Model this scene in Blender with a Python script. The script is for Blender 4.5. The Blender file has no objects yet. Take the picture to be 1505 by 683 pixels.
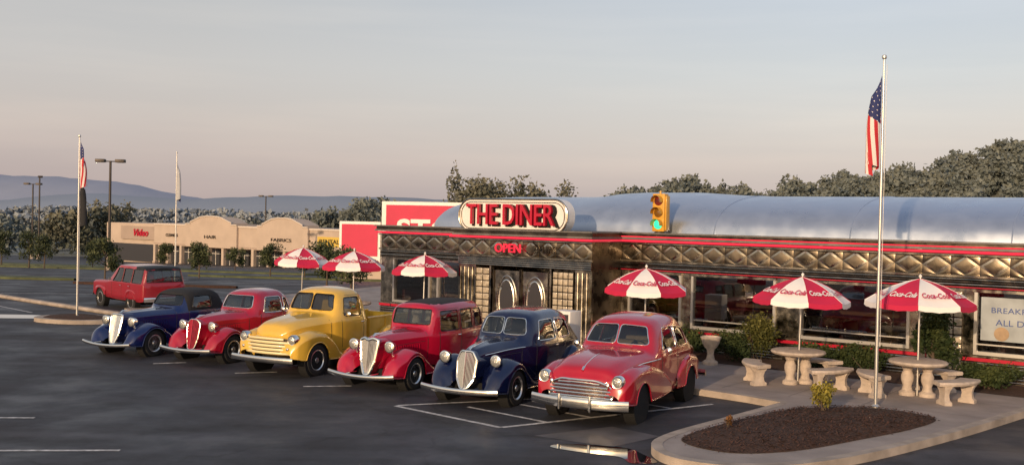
import bpy, bmesh, math, random
import numpy as np
from mathutils import Vector, Matrix
from mathutils.bvhtree import BVHTree
random.seed(7); rng=np.random.default_rng(7)
scene=bpy.context.scene
COL=scene.collection
# ------------------------------------------------------------------ materials
def mat(name,col,rough=0.6,metal=0.0,coat=0.0,var=0.0,vs=5.0,bump=0.0,bs=40.0,emit=None,es=0.0,rvar=0.0,spec=0.5):
    m=bpy.data.materials.new(name); m.use_nodes=True
    nt=m.node_tree; b=nt.nodes['Principled BSDF']
    b.inputs['Base Color'].default_value=(*col,1); b.inputs['Roughness'].default_value=rough
    b.inputs['Metallic'].default_value=metal; b.inputs['Coat Weight'].default_value=coat
    b.inputs['Coat Roughness'].default_value=0.04
    b.inputs['Specular IOR Level'].default_value=spec
    if emit: 
        b.inputs['Emission Color'].default_value=(*emit,1); b.inputs['Emission Strength'].default_value=es
    tc=nt.nodes.new('ShaderNodeTexCoord')
    if var>0 or rvar>0:
        n=nt.nodes.new('ShaderNodeTexNoise'); n.inputs['Scale'].default_value=vs; n.inputs['Detail'].default_value=6
        nt.links.new(tc.outputs['Object'],n.inputs['Vector'])
        if var>0:
            r=nt.nodes.new('ShaderNodeMapRange'); r.inputs[1].default_value=.3; r.inputs[2].default_value=.7
            r.inputs[3].default_value=1-var; r.inputs[4].default_value=1+var
            nt.links.new(n.outputs['Fac'],r.inputs[0])
            mx=nt.nodes.new('ShaderNodeMix'); mx.data_type='RGBA'; mx.blend_type='MULTIPLY'; mx.inputs[0].default_value=1
            mx.inputs[6].default_value=(*col,1); nt.links.new(r.outputs[0],mx.inputs[7]); nt.links.new(mx.outputs[2],b.inputs['Base Color'])
        if rvar>0:
            r=nt.nodes.new('ShaderNodeMapRange'); r.inputs[1].default_value=.3; r.inputs[2].default_value=.7
            r.inputs[3].default_value=max(0,rough-rvar); r.inputs[4].default_value=rough+rvar
            nt.links.new(n.outputs['Fac'],r.inputs[0]); nt.links.new(r.outputs[0],b.inputs['Roughness'])
    if bump>0:
        n=nt.nodes.new('ShaderNodeTexNoise'); n.inputs['Scale'].default_value=bs; n.inputs['Detail'].default_value=5
        nt.links.new(tc.outputs['Object'],n.inputs['Vector'])
        bp=nt.nodes.new('ShaderNodeBump'); bp.inputs['Strength'].default_value=bump; bp.inputs['Distance'].default_value=.02
        nt.links.new(n.outputs['Fac'],bp.inputs['Height']); nt.links.new(bp.outputs[0],b.inputs['Normal'])
    return m
def glassmat(name,tint,base=0.08):
    m=bpy.data.materials.new(name); m.use_nodes=True; nt=m.node_tree
    for n in list(nt.nodes):
        if n.type!='OUTPUT_MATERIAL': nt.nodes.remove(n)
    out=[n for n in nt.nodes if n.type=='OUTPUT_MATERIAL'][0]
    t=nt.nodes.new('ShaderNodeBsdfTransparent'); t.inputs[0].default_value=(*tint,1)
    g=nt.nodes.new('ShaderNodeBsdfGlossy'); g.inputs['Roughness'].default_value=.02; g.inputs[0].default_value=(1,1,1,1)
    lw=nt.nodes.new('ShaderNodeLayerWeight'); lw.inputs[0].default_value=.3
    mr=nt.nodes.new('ShaderNodeMapRange'); mr.inputs[3].default_value=base; mr.inputs[4].default_value=.9
    mx=nt.nodes.new('ShaderNodeMixShader')
    nt.links.new(lw.outputs['Fresnel'],mr.inputs[0]); nt.links.new(mr.outputs[0],mx.inputs[0])
    nt.links.new(t.outputs[0],mx.inputs[1]); nt.links.new(g.outputs[0],mx.inputs[2]); nt.links.new(mx.outputs[0],out.inputs[0])
    return m
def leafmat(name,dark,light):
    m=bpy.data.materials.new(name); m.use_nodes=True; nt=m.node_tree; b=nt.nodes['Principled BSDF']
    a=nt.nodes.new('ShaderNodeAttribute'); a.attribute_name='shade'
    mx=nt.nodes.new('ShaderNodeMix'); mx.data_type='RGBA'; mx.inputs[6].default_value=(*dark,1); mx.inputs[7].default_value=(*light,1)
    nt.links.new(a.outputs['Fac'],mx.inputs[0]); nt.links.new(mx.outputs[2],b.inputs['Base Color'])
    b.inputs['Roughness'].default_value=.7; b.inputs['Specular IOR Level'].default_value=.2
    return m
M=dict(
 red=mat('car_paint_red',(.38,.004,.018),.25,0,1.0,var=.06,vs=3),
 red2=mat('car_paint_crimson',(.34,.004,.022),.25,0,1.0,var=.06,vs=3),
 redb=mat('car_paint_brightred',(.40,.005,.03),.25,0,1.0,var=.06,vs=3),
 navy=mat('car_paint_navy',(.003,.006,.036),.22,0,1.0),
 navy2=mat('car_paint_blue',(.003,.010,.075),.22,0,1.0),
 yellow=mat('car_paint_yellow',(.70,.43,.05),.28,0,1.0,var=.05,vs=3),
 chrome=mat('chrome',(.92,.88,.80),.15,1.0,rvar=.05,vs=8),
 rim=mat('polished_alloy',(.82,.81,.78),.28,.9),
 cream=mat('cream_paint',(.78,.66,.36),.3,0,1.0),
 black=mat('black_trim',(.01,.01,.011),.5),
 cloth=mat('black_cloth_top',(.014,.014,.016),.85,bump=.3,bs=300),
 tyre=mat('tyre_rubber',(.018,.018,.018),.75,bump=.2,bs=60),
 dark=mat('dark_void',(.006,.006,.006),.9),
 lens=mat('lamp_lens',(.38,.38,.36),.15,0.5,1.0,bump=.6,bs=60),
 seat=mat('tan_seat',(.36,.25,.15),.7,var=.15,vs=10),
 grey=mat('grey_seat',(.14,.12,.11),.7),
 steel=mat('stainless_steel',(.42,.38,.31),.22,1.0,var=.22,vs=4,rvar=.12,bump=.08,bs=9),
 steeld=mat('dark_stainless',(.13,.105,.08),.3,1.0,var=.3,vs=3,rvar=.12,bump=.12,bs=8),
 roofm=mat('brushed_aluminium_roof',(.48,.54,.64),.34,.75,var=.06,vs=2,rvar=.10,bump=.06,bs=3),
 roofd=mat('weathered_roof_edge',(.16,.15,.14),.6,.4,var=.3,vs=3),
 redp=mat('red_enamel',(.46,.006,.03),.35,0,.5,var=.08,vs=3),
 maroon=mat('maroon_vinyl',(.08,.008,.012),.45),
 neon=mat('neon_red',(.6,.01,.03),.3,emit=(1,.05,.10),es=.5),
 pink=mat('sign_red',(.54,.012,.06),.6,var=.05,vs=1),
 white=mat('white_paint',(.76,.73,.69),.5,var=.04,vs=4),
 whitec=mat('umbrella_white',(.80,.77,.74),.8,var=.04,vs=3),
 redc=mat('umbrella_red',(.52,.012,.06),.8,var=.06,vs=3),
 conc=mat('concrete',(.30,.255,.23),.85,var=.2,vs=1.3,bump=.4,bs=60),
 kerb=mat('kerb_concrete',(.36,.30,.25),.85,var=.25,vs=2.5,bump=.4,bs=50),
 stone=mat('cast_stone',(.48,.40,.33),.85,var=.2,vs=8,bump=.5,bs=60),
 mulch=mat('mulch',(.05,.022,.013),.95,var=.6,vs=18,bump=1.0,bs=35),
 paint=mat('road_paint',(.46,.45,.44),.7,var=.45,vs=9),
 stucco=mat('cream_stucco',(.46,.37,.30),.85,var=.08,vs=.6),
 stucco2=mat('tan_stucco',(.36,.28,.23),.85,var=.08,vs=.6),
 cream2=mat('pale_cornice',(.58,.50,.43),.8),
 roofb=mat('flat_roof',(.16,.15,.15),.9),
 storeg=mat('storefront_glass',(.05,.05,.055),.15,0,.3),
 alum=mat('brushed_pole',(.62,.60,.56),.35,.8),
 bronze=mat('dark_bronze_pole',(.06,.05,.045),.5,.4),
 bark=mat('bark',(.09,.065,.045),.9,var=.3,vs=8,bump=.6,bs=30),
 tyel=mat('traffic_yellow',(.60,.31,.03),.4,0,.3,var=.1,vs=6),
 green=mat('green_lens',(.02,.5,.25),.3,emit=(.05,1,.55),es=.9),
 redl=mat('red_lens',(.16,.02,.015),.25,0,1),
 yell=mat('yellow_lens',(.18,.08,.01),.25,0,1),
 lampw=mat('pendant_glow',(.8,.6,.3),.5,emit=(1,.65,.3),es=2.5),
 wall=mat('interior_wall',(.20,.13,.085),.8,var=.35,vs=1.5),
 floor=mat('interior_floor',(.12,.08,.06),.4),
 glassb=mat('glass_block',(.46,.39,.29),.15,0.1,1,var=.35,vs=9,bump=.5,bs=20),
 blue=mat('blue_label',(.03,.07,.25),.5), yel=mat('yellow_sign',(.60,.42,.08),.5),
 poster=mat('faded_banner',(.34,.37,.38),.6,var=.2,vs=2),
 grass=mat('grass',(.08,.09,.035),.9,var=.35,vs=1.2,bump=.6,bs=20),
 fred=mat('flag_red',(.46,.02,.03),.8), fwhite=mat('flag_white',(.70,.66,.62),.8), fblue=mat('flag_blue',(.02,.03,.12),.8),
 fpale=mat('flag_pale',(.42,.42,.43),.8),
 fblack=mat('flag_black',(.012,.012,.014),.8),
 suvred=mat('suv_red',(.28,.01,.02),.3,0,.8),
)
M['glass']=glassmat('car_glass',(.42,.46,.46),.07)
M['wglass']=glassmat('window_glass',(.44,.44,.41),.12)
L_near=leafmat('shrub_leaves',(.022,.036,.012),(.085,.10,.03))
L_yel=leafmat('gold_shrub_leaves',(.12,.11,.02),(.42,.34,.06))
L_tree=leafmat('tree_leaves',(.035,.048,.025),(.11,.12,.05))
L_far=leafmat('hazy_tree_leaves',(.11,.13,.125),(.20,.21,.175))  # pale grey tint puts distance haze into the leaf colours
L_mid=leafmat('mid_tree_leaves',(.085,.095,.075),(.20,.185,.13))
L_far2=leafmat('hazy_far_leaves',(.22,.25,.28),(.30,.32,.33))  # far woodland: stronger aerial haze put into the leaf colours
# ------------------------------------------------------------------ mesh builder
def catmull(P,n,closed=False):
    P=[np.array(p,float) for p in P]; out=[]
    N=len(P); rngi=range(N if closed else N-1)
    for i in rngi:
        p0=P[(i-1)%N] if closed or i>0 else 2*P[0]-P[1]; p1=P[i]; p2=P[(i+1)%N]
        p3=P[(i+2)%N] if closed or i<N-2 else 2*P[-1]-P[-2]
        for j in range(n):
            t=j/n; out.append(tuple(.5*((2*p1)+(p2-p0)*t+(2*p0-5*p1+4*p2-p3)*t*t+(3*p1-p0-3*p2+p3)*t**3)))
    if not closed: out.append(tuple(P[-1]))
    return out
def pchip(xs,ys,x):
    xs=np.array(xs,float); ys=np.array(ys,float)
    if xs[0]>xs[-1]: xs=xs[::-1]; ys=ys[::-1]
    if x<=xs[0]: return float(ys[0])
    if x>=xs[-1]: return float(ys[-1])
    h=np.diff(xs); d=np.diff(ys)/h; n=len(xs); m=np.zeros(n)
    m[0]=d[0]; m[-1]=d[-1]
    for i in range(1,n-1):
        m[i]=0 if d[i-1]*d[i]<=0 else 2*d[i-1]*d[i]/(d[i-1]+d[i])
    i=min(int(np.searchsorted(xs,x,side='right'))-1,n-2); t=(x-xs[i])/h[i]
    return float((2*t**3-3*t*t+1)*ys[i]+(t**3-2*t*t+t)*h[i]*m[i]+(-2*t**3+3*t*t)*ys[i+1]+(t**3-t*t)*h[i]*m[i+1])
class MB:
    def __init__(s): s.v=[]; s.f=[]; s.m=[]; s.s=[]; s.mats=[]
    def mi(s,m):
        if isinstance(m,str): m=M[m]
        if m not in s.mats: s.mats.append(m)
        return s.mats.index(m)
    def add(s,v,f,m,smooth=False):
        o=len(s.v); k=s.mi(m); s.v+= [tuple(p) for p in v]
        for q in f: s.f.append(tuple(i+o for i in q)); s.m.append(k); s.s.append(smooth)
    def box(s,x0,x1,y0,y1,z0,z1,m,bev=0):
        if bev>0:
            bm=bmesh.new(); bmesh.ops.create_cube(bm,size=1)
            for v in bm.verts: v.co=Vector(((x0+x1)/2+v.co.x*(x1-x0),(y0+y1)/2+v.co.y*(y1-y0),(z0+z1)/2+v.co.z*(z1-z0)))
            bmesh.ops.bevel(bm,geom=list(bm.edges),offset=bev,segments=3,affect='EDGES',profile=.5)
            bm.verts.index_update()
            s.add([v.co[:] for v in bm.verts],[[v.index for v in f.verts] for f in bm.faces],m,True); bm.free(); return
        v=[(x0,y0,z0),(x1,y0,z0),(x1,y1,z0),(x0,y1,z0),(x0,y0,z1),(x1,y0,z1),(x1,y1,z1),(x0,y1,z1)]
        s.add(v,[(0,3,2,1),(4,5,6,7),(0,1,5,4),(1,2,6,5),(2,3,7,6),(3,0,4,7)],m)
    def loft(s,rings,m,closed=True,cap=True,smooth=True):
        n=len(rings[0]); v=[p for r in rings for p in r]; f=[]
        for i in range(len(rings)-1):
            for j in range(n if closed else n-1):
                a=i*n+j; b=i*n+(j+1)%n; f.append((a,b,b+n,a+n))
        if cap and closed:
            f.append(tuple(range(n))[::-1]); f.append(tuple((len(rings)-1)*n+j for j in range(n)))
        s.add(v,f,m,smooth)
    def tube(s,path,r,m,seg=8,rz=None,closed=False,up=(0,0,1),smooth=True):
        P=[Vector(p) for p in path]; rings=[]; N=len(P)
        for i,p in enumerate(P):
            a=P[(i-1)%N] if (closed or i>0) else p; b=P[(i+1)%N] if (closed or i<N-1) else p
            t=(b-a).normalized() if (b-a).length>1e-9 else Vector((1,0,0)); u=Vector(up)
            if abs(t.dot(u))>.95: u=Vector((1,0,0))
            sd=t.cross(u).normalized(); n=sd.cross(t)
            rr=r[i] if isinstance(r,(list,tuple)) else r; r2=rr if rz is None else rz
            rings.append([tuple(p+sd*math.cos(k*2*math.pi/seg)*rr+n*math.sin(k*2*math.pi/seg)*r2) for k in range(seg)])
        if closed: rings.append(rings[0])
        s.loft(rings,m,cap=not closed,smooth=smooth)
    def lathe(s,prof,o,ax,m,seg=24,smooth=True):
        o=Vector(o); ax=Vector(ax).normalized(); u=Vector((0,0,1)) if abs(ax.z)<.9 else Vector((1,0,0))
        e1=ax.cross(u).normalized(); e2=ax.cross(e1)
        rings=[[tuple(o+ax*a+(e1*math.cos(k*2*math.pi/seg)+e2*math.sin(k*2*math.pi/seg))*max(r,.0005)) for k in range(seg)] for r,a in prof]
        s.loft(rings,m,smooth=smooth)
    def build(s,name,parent=None,loc=None,rot=None,recalc=True):
        me=bpy.data.meshes.new(name); me.from_pydata(s.v,[],s.f)
        for m in s.mats: me.materials.append(m)
        me.polygons.foreach_set('material_index',s.m); me.polygons.foreach_set('use_smooth',s.s)
        if recalc:
            bm=bmesh.new(); bm.from_mesh(me); bmesh.ops.recalc_face_normals(bm,faces=bm.faces); bm.to_mesh(me); bm.free()
        me.update()
        try: me.set_sharp_from_angle(angle=math.radians(38))
        except Exception: pass
        ob=bpy.data.objects.new(name,me); COL.objects.link(ob)
        if parent: ob.parent=parent
        if loc: ob.location=loc
        if rot is not None: ob.rotation_euler=(0,0,rot)
        return ob
def empty(name,loc=(0,0,0),rot=0):
    e=bpy.data.objects.new(name,None); COL.objects.link(e); e.location=loc; e.rotation_euler=(0,0,rot); e.empty_display_size=.2; return e
_tc={}
def text(body,size=1,extrude=0,offset=0,shear=0,space=1):
    key=(body,size,extrude,offset,shear,space)
    if key in _tc: return _tc[key]
    c=bpy.data.curves.new('t','FONT'); c.body=body; c.size=size; c.extrude=extrude; c.offset=offset; c.shear=shear; c.space_character=space
    c.align_x='CENTER'; c.align_y='CENTER'; c.resolution_u=3
    o=bpy.data.objects.new('t',c); COL.objects.link(o); bpy.context.view_layer.update()
    me=bpy.data.meshes.new_from_object(o.evaluated_get(bpy.context.evaluated_depsgraph_get()))
    v=[tuple(x.co) for x in me.vertices]; f=[tuple(p.vertices) for p in me.polygons]
    bpy.data.objects.remove(o); _tc[key]=(v,f); return v,f
def add_text(mb,body,m,O,X,Y,size=1,extrude=0,offset=0,shear=0,space=1,width=None):
    v,f=text(body,size,extrude,offset,shear,space)
    k=1
    if width:
        xs=[p[0] for p in v]; k=width/(max(xs)-min(xs))
    O=Vector(O);X=Vector(X).normalized();Y=Vector(Y).normalized();Z=X.cross(Y)
    mb.add([tuple(O+X*p[0]*k+Y*p[1]+Z*p[2]) for p in v],f,m)
def roundpoly(P,r,n=3):
    out=[];N=len(P)
    for i in range(N):
        a=Vector(P[i-1]);b=Vector(P[i]);c=Vector(P[(i+1)%N])
        d1=(a-b);d2=(c-b);rr=min(r,d1.length*.45,d2.length*.45);p=b+d1.normalized()*rr;q=b+d2.normalized()*rr
        for k in range(n+1):
            t=k/n; out.append(tuple((1-t)**2*p+2*t*(1-t)*b+t*t*q))
    return out
def densify(P,n=3):
    out=[]
    for i in range(len(P)):
        a=P[i];b=P[(i+1)%len(P)]
        L=math.dist(a,b); k=max(1,int(L/.06))
        for j in range(k): t=j/k; out.append((a[0]*(1-t)+b[0]*t,a[1]*(1-t)+b[1]*t))
    return out
def cut_hole(bm,P,kind,lim):
    c=Vector((sum(p[0] for p in P)/len(P),sum(p[1] for p in P)/len(P)))
    x0=min(p[0] for p in P)-.1;x1=max(p[0] for p in P)+.1;z0=min(p[1] for p in P)-.1;z1=max(p[1] for p in P)+.1
    ia=0 if kind=='s' else 1
    def region():
        fs=[]
        for f in bm.faces:
            q=f.calc_center_median()
            if not(x0<q[ia]<x1 and z0<q.z<z1): continue
            if kind=='s' and abs(f.normal.y)<.25: continue
            if kind=='f' and not(q.x>lim and f.normal.x>.1): continue
            if kind=='r' and not(q.x<lim and f.normal.x<-.1): continue
            fs.append(f)
        return fs
    pl=[]
    for i in range(len(P)):
        a=Vector(P[i]);b=Vector(P[(i+1)%len(P)]); d=b-a
        if d.length<1e-4: continue
        n=Vector((-d.y,d.x)).normalized()
        if n.dot(c-a)<0: n=-n
        pl.append((a,n))
    for a,n in pl:
        fs=region(); es=set();vs=set()
        for f in fs: es.update(f.edges); vs.update(f.verts)
        co=Vector((a.x,0,a.y)) if kind=='s' else Vector((0,a.x,a.y)); no=Vector((n.x,0,n.y)) if kind=='s' else Vector((0,n.x,n.y))
        bmesh.ops.bisect_plane(bm,geom=fs+list(es)+list(vs),dist=1e-5,plane_co=co,plane_no=no)
    bm.normal_update()
    dl_=[]
    for f in region():
        q=f.calc_center_median(); p=Vector((q[ia],q.z))
        if all(n.dot(p-a)>-1e-4 for a,n in pl): dl_.append(f)
    bmesh.ops.delete(bm,geom=dl_,context='FACES')
# ------------------------------------------------------------------ ground
def zg(y): return 0 if y<44.8 else (-.036*(min(y,150)-44.8))
# ------------------------------------------------------------------ cars
def make_car(name,loc,rot,S):
    E=empty(name,loc,rot); paint=S['paint']
    if S.get('scale'): E.scale=S['scale']
    st=sorted(S['st'])
    xs=[a[0] for a in st]
    def half(x):
        zb,zl,zt,wb,wl,wt=[pchip(xs,[a[i] for a in st],x) for i in range(1,7)]
        h=zt-zl
        if S.get('boxy'):
            P=[(0,zb),(wb*.9,zb),(wb,zb+.05),(wl,zb+.25*(zl-zb)),(wl,zl-.02),(wl-.02,zl+.02),(wt+.25*(wl-wt),zl+.6*h),(wt,zl+.86*h),(wt*.93,zl+.97*h),(wt*.5,zt),(0,zt+.01)]
        else:
            P=[(0,zb),(wb*.85,zb),(wb,zb+.06),((wb+wl)/2+.015,(zb+zl)/2),(wl,zl-.06),(wl-.02*min(1,h*2),zl+.05*h),(wt+(wl-wt)*.5,zl+.42*h),(wt,zl+.74*h),(wt*.8,zl+.93*h),(wt*.42,zt),(0,zt+.012)]
        return catmull(P,3)
    X=[];
    for i in range(len(xs)-1):
        k=max(2,int((xs[i+1]-xs[i])/.055))
        X+=list(np.linspace(xs[i],xs[i+1],k,endpoint=False))
    X.append(xs[-1])
    rings=[]
    def ring(x,sc=1,cz=0):
        h=half(x); pts=[(x,y*sc,cz+(z-cz)*sc) for y,z in h]; pts+=[(x,-y*sc,cz+(z-cz)*sc) for y,z in h[-2:0:-1]]; return pts
    cz0=(st[0][1]+st[0][3])/2; cz1=(st[-1][1]+st[-1][3])/2
    for d,s in ((.045,.5),(.035,.75),(.018,.92)):
        rings.append([(p[0]-d,p[1],p[2]) for p in ring(xs[0],s,cz0)])
    rings+=[ring(x) for x in X]
    for d,s in ((.018,.92),(.035,.75),(.045,.5)):
        rings.append([(p[0]+d,p[1],p[2]) for p in ring(xs[-1],s,cz1)])
    mb=MB(); mb.loft(rings,paint); body=mb.build('body',E)
    bm=bmesh.new(); bm.from_mesh(body.data); bmesh.ops.triangulate(bm,faces=bm.faces); bvh=BVHTree.FromBMesh(bm); bm.free()
    glass=MB(); trim=MB(); tm=S.get('trim','chrome')
    bmc=bmesh.new(); bmc.from_mesh(body.data); bmc.normal_update()
    def panel(poly,kind,side=1):
        R0=roundpoly(poly,S.get('wr',.07)); P=densify(R0)
        def hit(a,b):
            if kind=='s': r=bvh.ray_cast(Vector((a,3,b)),Vector((0,-1,0)))
            elif kind=='f': r=bvh.ray_cast(Vector((4,a,b)),Vector((-1,0,0)))
            else: r=bvh.ray_cast(Vector((-8,a,b)),Vector((1,0,0)))
            return (r[0],r[1]) if r[0] is not None else None
        c=(sum(p[0] for p in P)/len(P),sum(p[1] for p in P)/len(P))
        K=5; rings=[]
        for k in range(K+1):
            s=1-k/K*.98; rr=[]
            for p in P:
                q=(c[0]+(p[0]-c[0])*s,c[1]+(p[1]-c[1])*s); h=hit(*q)
                if h is None: h=hit(*c)
                co=h[0]-h[1]*.012
                rr.append((co.x,co.y*side,co.z))
            rings.append(rr)
        glass.loft(rings,'glass',cap=False)
        edge=[]
        for p in P:
            h=hit(*p) or hit(*c); co=h[0]+h[1]*.002; edge.append((co.x,co.y*side,co.z))
        trim.tube(edge,.011,tm,seg=6,closed=True)
        if side==1: cut_hole(bmc,R0,kind,S['cutx'] if kind=='f' else S['cutr'])
    for p in S.get('sw',[]): panel(p,'s',1); panel(p,'s',-1)
    for p in S.get('fw',[]): panel(p,'f')
    for p in S.get('rw',[]): panel(p,'r')
    bmc.to_mesh(body.data); bmc.free(); me=body.data; me.update()
    try: me.set_sharp_from_angle(angle=math.radians(35))
    except Exception: pass
    if S.get('top'):
        x0,x1,zmin,tmn=S['top']
        me.materials.append(M[tmn]); k=len(me.materials)-1
        for p in me.polygons:
            c=p.center
            if x0<c.x<x1 and c.z>zmin: p.material_index=k
    sd=body.modifiers.new('skin_thickness','SOLIDIFY'); sd.thickness=.022; sd.offset=-1
    glass.build('window_glass',E,recalc=False)
    def interpP(seam,st_=.07):
        pp=[]
        for i in range(len(seam)-1):
            a,b=seam[i],seam[i+1]; n=max(2,int(math.dist(a,b)/st_))
            for j in range(n): t=j/n; pp.append((a[0]*(1-t)+b[0]*t,a[1]*(1-t)+b[1]*t))
        pp.append(seam[-1]); return pp
    def sidepath(pts,r,m,off=.002):
        for sgn in (1,-1):
            path=[]
            for (x,z) in pts:
                h=bvh.ray_cast(Vector((x,3,z)),Vector((0,-1,0)))
                if h[0] is not None:
                    q=h[0]+h[1]*off; path.append((q.x,q.y*sgn,q.z))
            if len(path)>1: trim.tube(path,r,m,seg=6)
    for seam in S.get('seams',[]): sidepath(interpP(seam),.0055,'black',0.0)
    for seam in S.get('mould',[]): sidepath(interpP(seam),.011,'chrome',.004)
    for (x,z) in S.get('handles',[]): sidepath([(x,z),(x-.12,z)],.012,'chrome',.03)
    if S.get('louvre'):
        x0,x1,z0,z1,nl=S['louvre']
        for x in np.linspace(x0,x1,nl): sidepath([(x,z0),(x+.02,(z0+z1)/2),(x+.03,z1)],.008,paint,.003); 
        sidepath(interpP([(x0-.12,z1+.05),(x1+.12,z1+.0)]),.005,'black',0)
    if S.get('hoodline'):
        a,b=S['hoodline']; pts=[]
        for x in np.linspace(a,b,14):
            h=bvh.ray_cast(Vector((x,0,4)),Vector((0,0,-1)))
            if h[0]: pts.append(tuple(h[0]+h[1]*.003))
        trim.tube(pts,.007,'chrome',seg=6); p=pts[0]
        trim.tube([(p[0]+.03,0,p[2]+.0),(p[0]-.04,0,p[2]+.05),(p[0]-.22,0,p[2]+.055)],[.02,.022,.008],'chrome',seg=8)
    fb=MB()
    def fender(F,side):
        top,yo,yi,sk,(wx,wz,R)=F['top'],F['yo'],F['yi'],F['sk'],F['w']
        x0=min(t[0] for t in top); x1=max(t[0] for t in top)
        def g(L,x): 
            L=sorted(L); return pchip([a[0] for a in L],[a[1] for a in L],x)
        rings=[];edge=[]
        NX=[x0+(x1-x0)*(.5-.5*math.cos(math.pi*i/64)) for i in range(65)]
        for x in NX:
            zt=g(top,x); zs=g(sk,x)
            if abs(x-wx)<R: zs=max(zs,wz+math.sqrt(R*R-(x-wx)**2))
            zs=min(zs,zt-.02)
            o=g(yo,x); i_=g(yi,x); w=o-i_; d=min(.17,(zt-zs)*.7)
            P=[(i_,zt-1.5*d),(i_+.22*w,zt-.45*d),(i_+.5*w,zt-.02*d),(i_+.78*w,zt-.18*d),(o-.02*w,zt-.62*d),(o,zt-1.15*d),(o-.005,zs)]
            C=catmull(P,3)
            rings.append([(x,y*side,z) for y,z in C]); edge.append((x,(o-.006)*side,zs))
        fb.loft(rings,F.get('m',paint),closed=False)
        fb.tube(edge,.012,F.get('m',paint),seg=6)
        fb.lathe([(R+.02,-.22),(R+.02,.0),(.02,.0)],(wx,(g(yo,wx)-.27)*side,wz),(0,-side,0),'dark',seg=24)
    for s in (1,-1):
        for F in S['fenders']: fender(F,s)
    if S.get('board'):
        x0,x1,y0,y1,z=S['board']
        for s in (1,-1):
            fb.box(x0,x1,min(y0*s,y1*s),max(y0*s,y1*s),z-.045,z,S.get('boardm',paint),.015)
            for k in range(4):
                yy=(y0+.06+(y1-y0-.1)*k/3)*s; fb.box(x0+.1,x1-.1,yy-.012,yy+.012,z+.001,z+.008,'black')
    if S.get('shell'):
        x0,x1,w,z0,z1,mm=S['shell']; rr=[]
        for t in np.linspace(0,1,9):
            k=math.sqrt(max(0,1-(t**3)*.75)); 
            ring_=[]
            for a in range(32):
                an=a*2*math.pi/32; cc,ss=math.cos(an),math.sin(an); e=.55
                y=w*k*math.copysign(abs(cc)**e,cc); z=(z0+z1)/2+(z1-z0)/2*k*math.copysign(abs(ss)**e,ss)
                ring_.append((x0+(x1-x0)*t-.22*(y/w)**2*(.3+.7*t),y,z))
            rr.append(ring_)
        fb.loft(rr,mm)
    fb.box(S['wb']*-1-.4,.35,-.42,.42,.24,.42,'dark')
    fb.build('fenders',E)
    wb=MB(); R=S.get('R',.33); rm=S.get('rim','rim')
    for wx in (0,-S['wb']):
        for s in (1,-1):
            o=(wx,S.get('track',.70)*s,R); ax=(0,s,0); w=S.get('tw',.1)
            wb.lathe([(R*.60,-w*.9),(R*.8,-w*1.05),(R*.94,-w),(R,-w*.65),(R,w*.65),(R*.94,w),(R*.8,w*1.05),(R*.66,w*1.0),(R*.60,w*.8)],o,ax,'tyre',seg=36)
            wb.lathe([(R*.63,w*.8),(R*.665,w*1.02),(R*.62,w*1.06),(R*.58,w*.9),(R*.54,w*.55),(R*.5,w*.45),(R*.2,w*.62),(R*.2,w*.75),(R*.16,w*.95),(0.0,w*1.0)],o,ax,rm,seg=36)
            for k in range(5):
                an=k*2*math.pi/5+.3
                c=Vector(o)+Vector((math.cos(an)*R*.40,0,math.sin(an)*R*.40))
                wb.lathe([(R*.10,w*.5),(R*.09,w*.565),(0,w*.57)],c,ax,'dark',seg=12)
    wb.build('wheels',E)
    for (bx,bw,bz,curve,hz,drop) in S.get('bumpers',[]):
        sg=1 if bx>-1 else -1
        path=[(bx-sg*curve*(abs(t)**2.2),t*bw,bz-drop*(1-t*t)) for t in np.linspace(-1,1,25)]
        trim.tube(path,.024,'chrome',seg=14,rz=hz)
        for y in (-.3,.3):
            trim.tube([(bx-sg*.35,y,bz),(bx-sg*.02,y,bz)],.02,'chrome',seg=6)
            if S.get('guards'): trim.tube([(bx+sg*.03,y,bz-hz*1.3),(bx+sg*.045,y,bz),(bx+sg*.02,y,bz+hz*1.6)],.022,'chrome',seg=8)
    for (x,y,z,r,pod) in S['lights']:
        for s in (1,-1):
            if pod:
                trim.lathe([(.002,-.24),(r*.45,-.2),(r*.8,-.12),(r,-.03),(r*1.06,0),(r*1.02,.015),(r*.92,.018)],(x,y*s,z),(1,0,0),S.get('podm','chrome'),seg=24)
                trim.lathe([(r*1.03,.0),(r*1.09,.012),(r*.93,.024)],(x,y*s,z),(1,0,0),'chrome',seg=24)
                trim.tube([(x-.1,y*s,z-r*.8),(x-.14,y*s,z-.26)],.02,'chrome',seg=8)
            else:
                trim.lathe([(r*1.2,-.10),(r*1.22,-.0),(r*1.08,.022),(r*.96,.018)],(x,y*s,z),(1,0,.0),'chrome',seg=24)
            trim.lathe([(r*.97,.0),(r*.9,.022),(r*.5,.042),(.0,.05)],(x,y*s,z),(1,0,0),'lens',seg=24)
    for (x,y,z) in S.get('marker',[]):
        for s in (1,-1): trim.lathe([(.0,-.08),(.03,-.05),(.04,0),(.03,.02),(0,.03)],(x,y*s,z),(1,0,0),'chrome',seg=12)
    G=S.get('grille')
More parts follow.
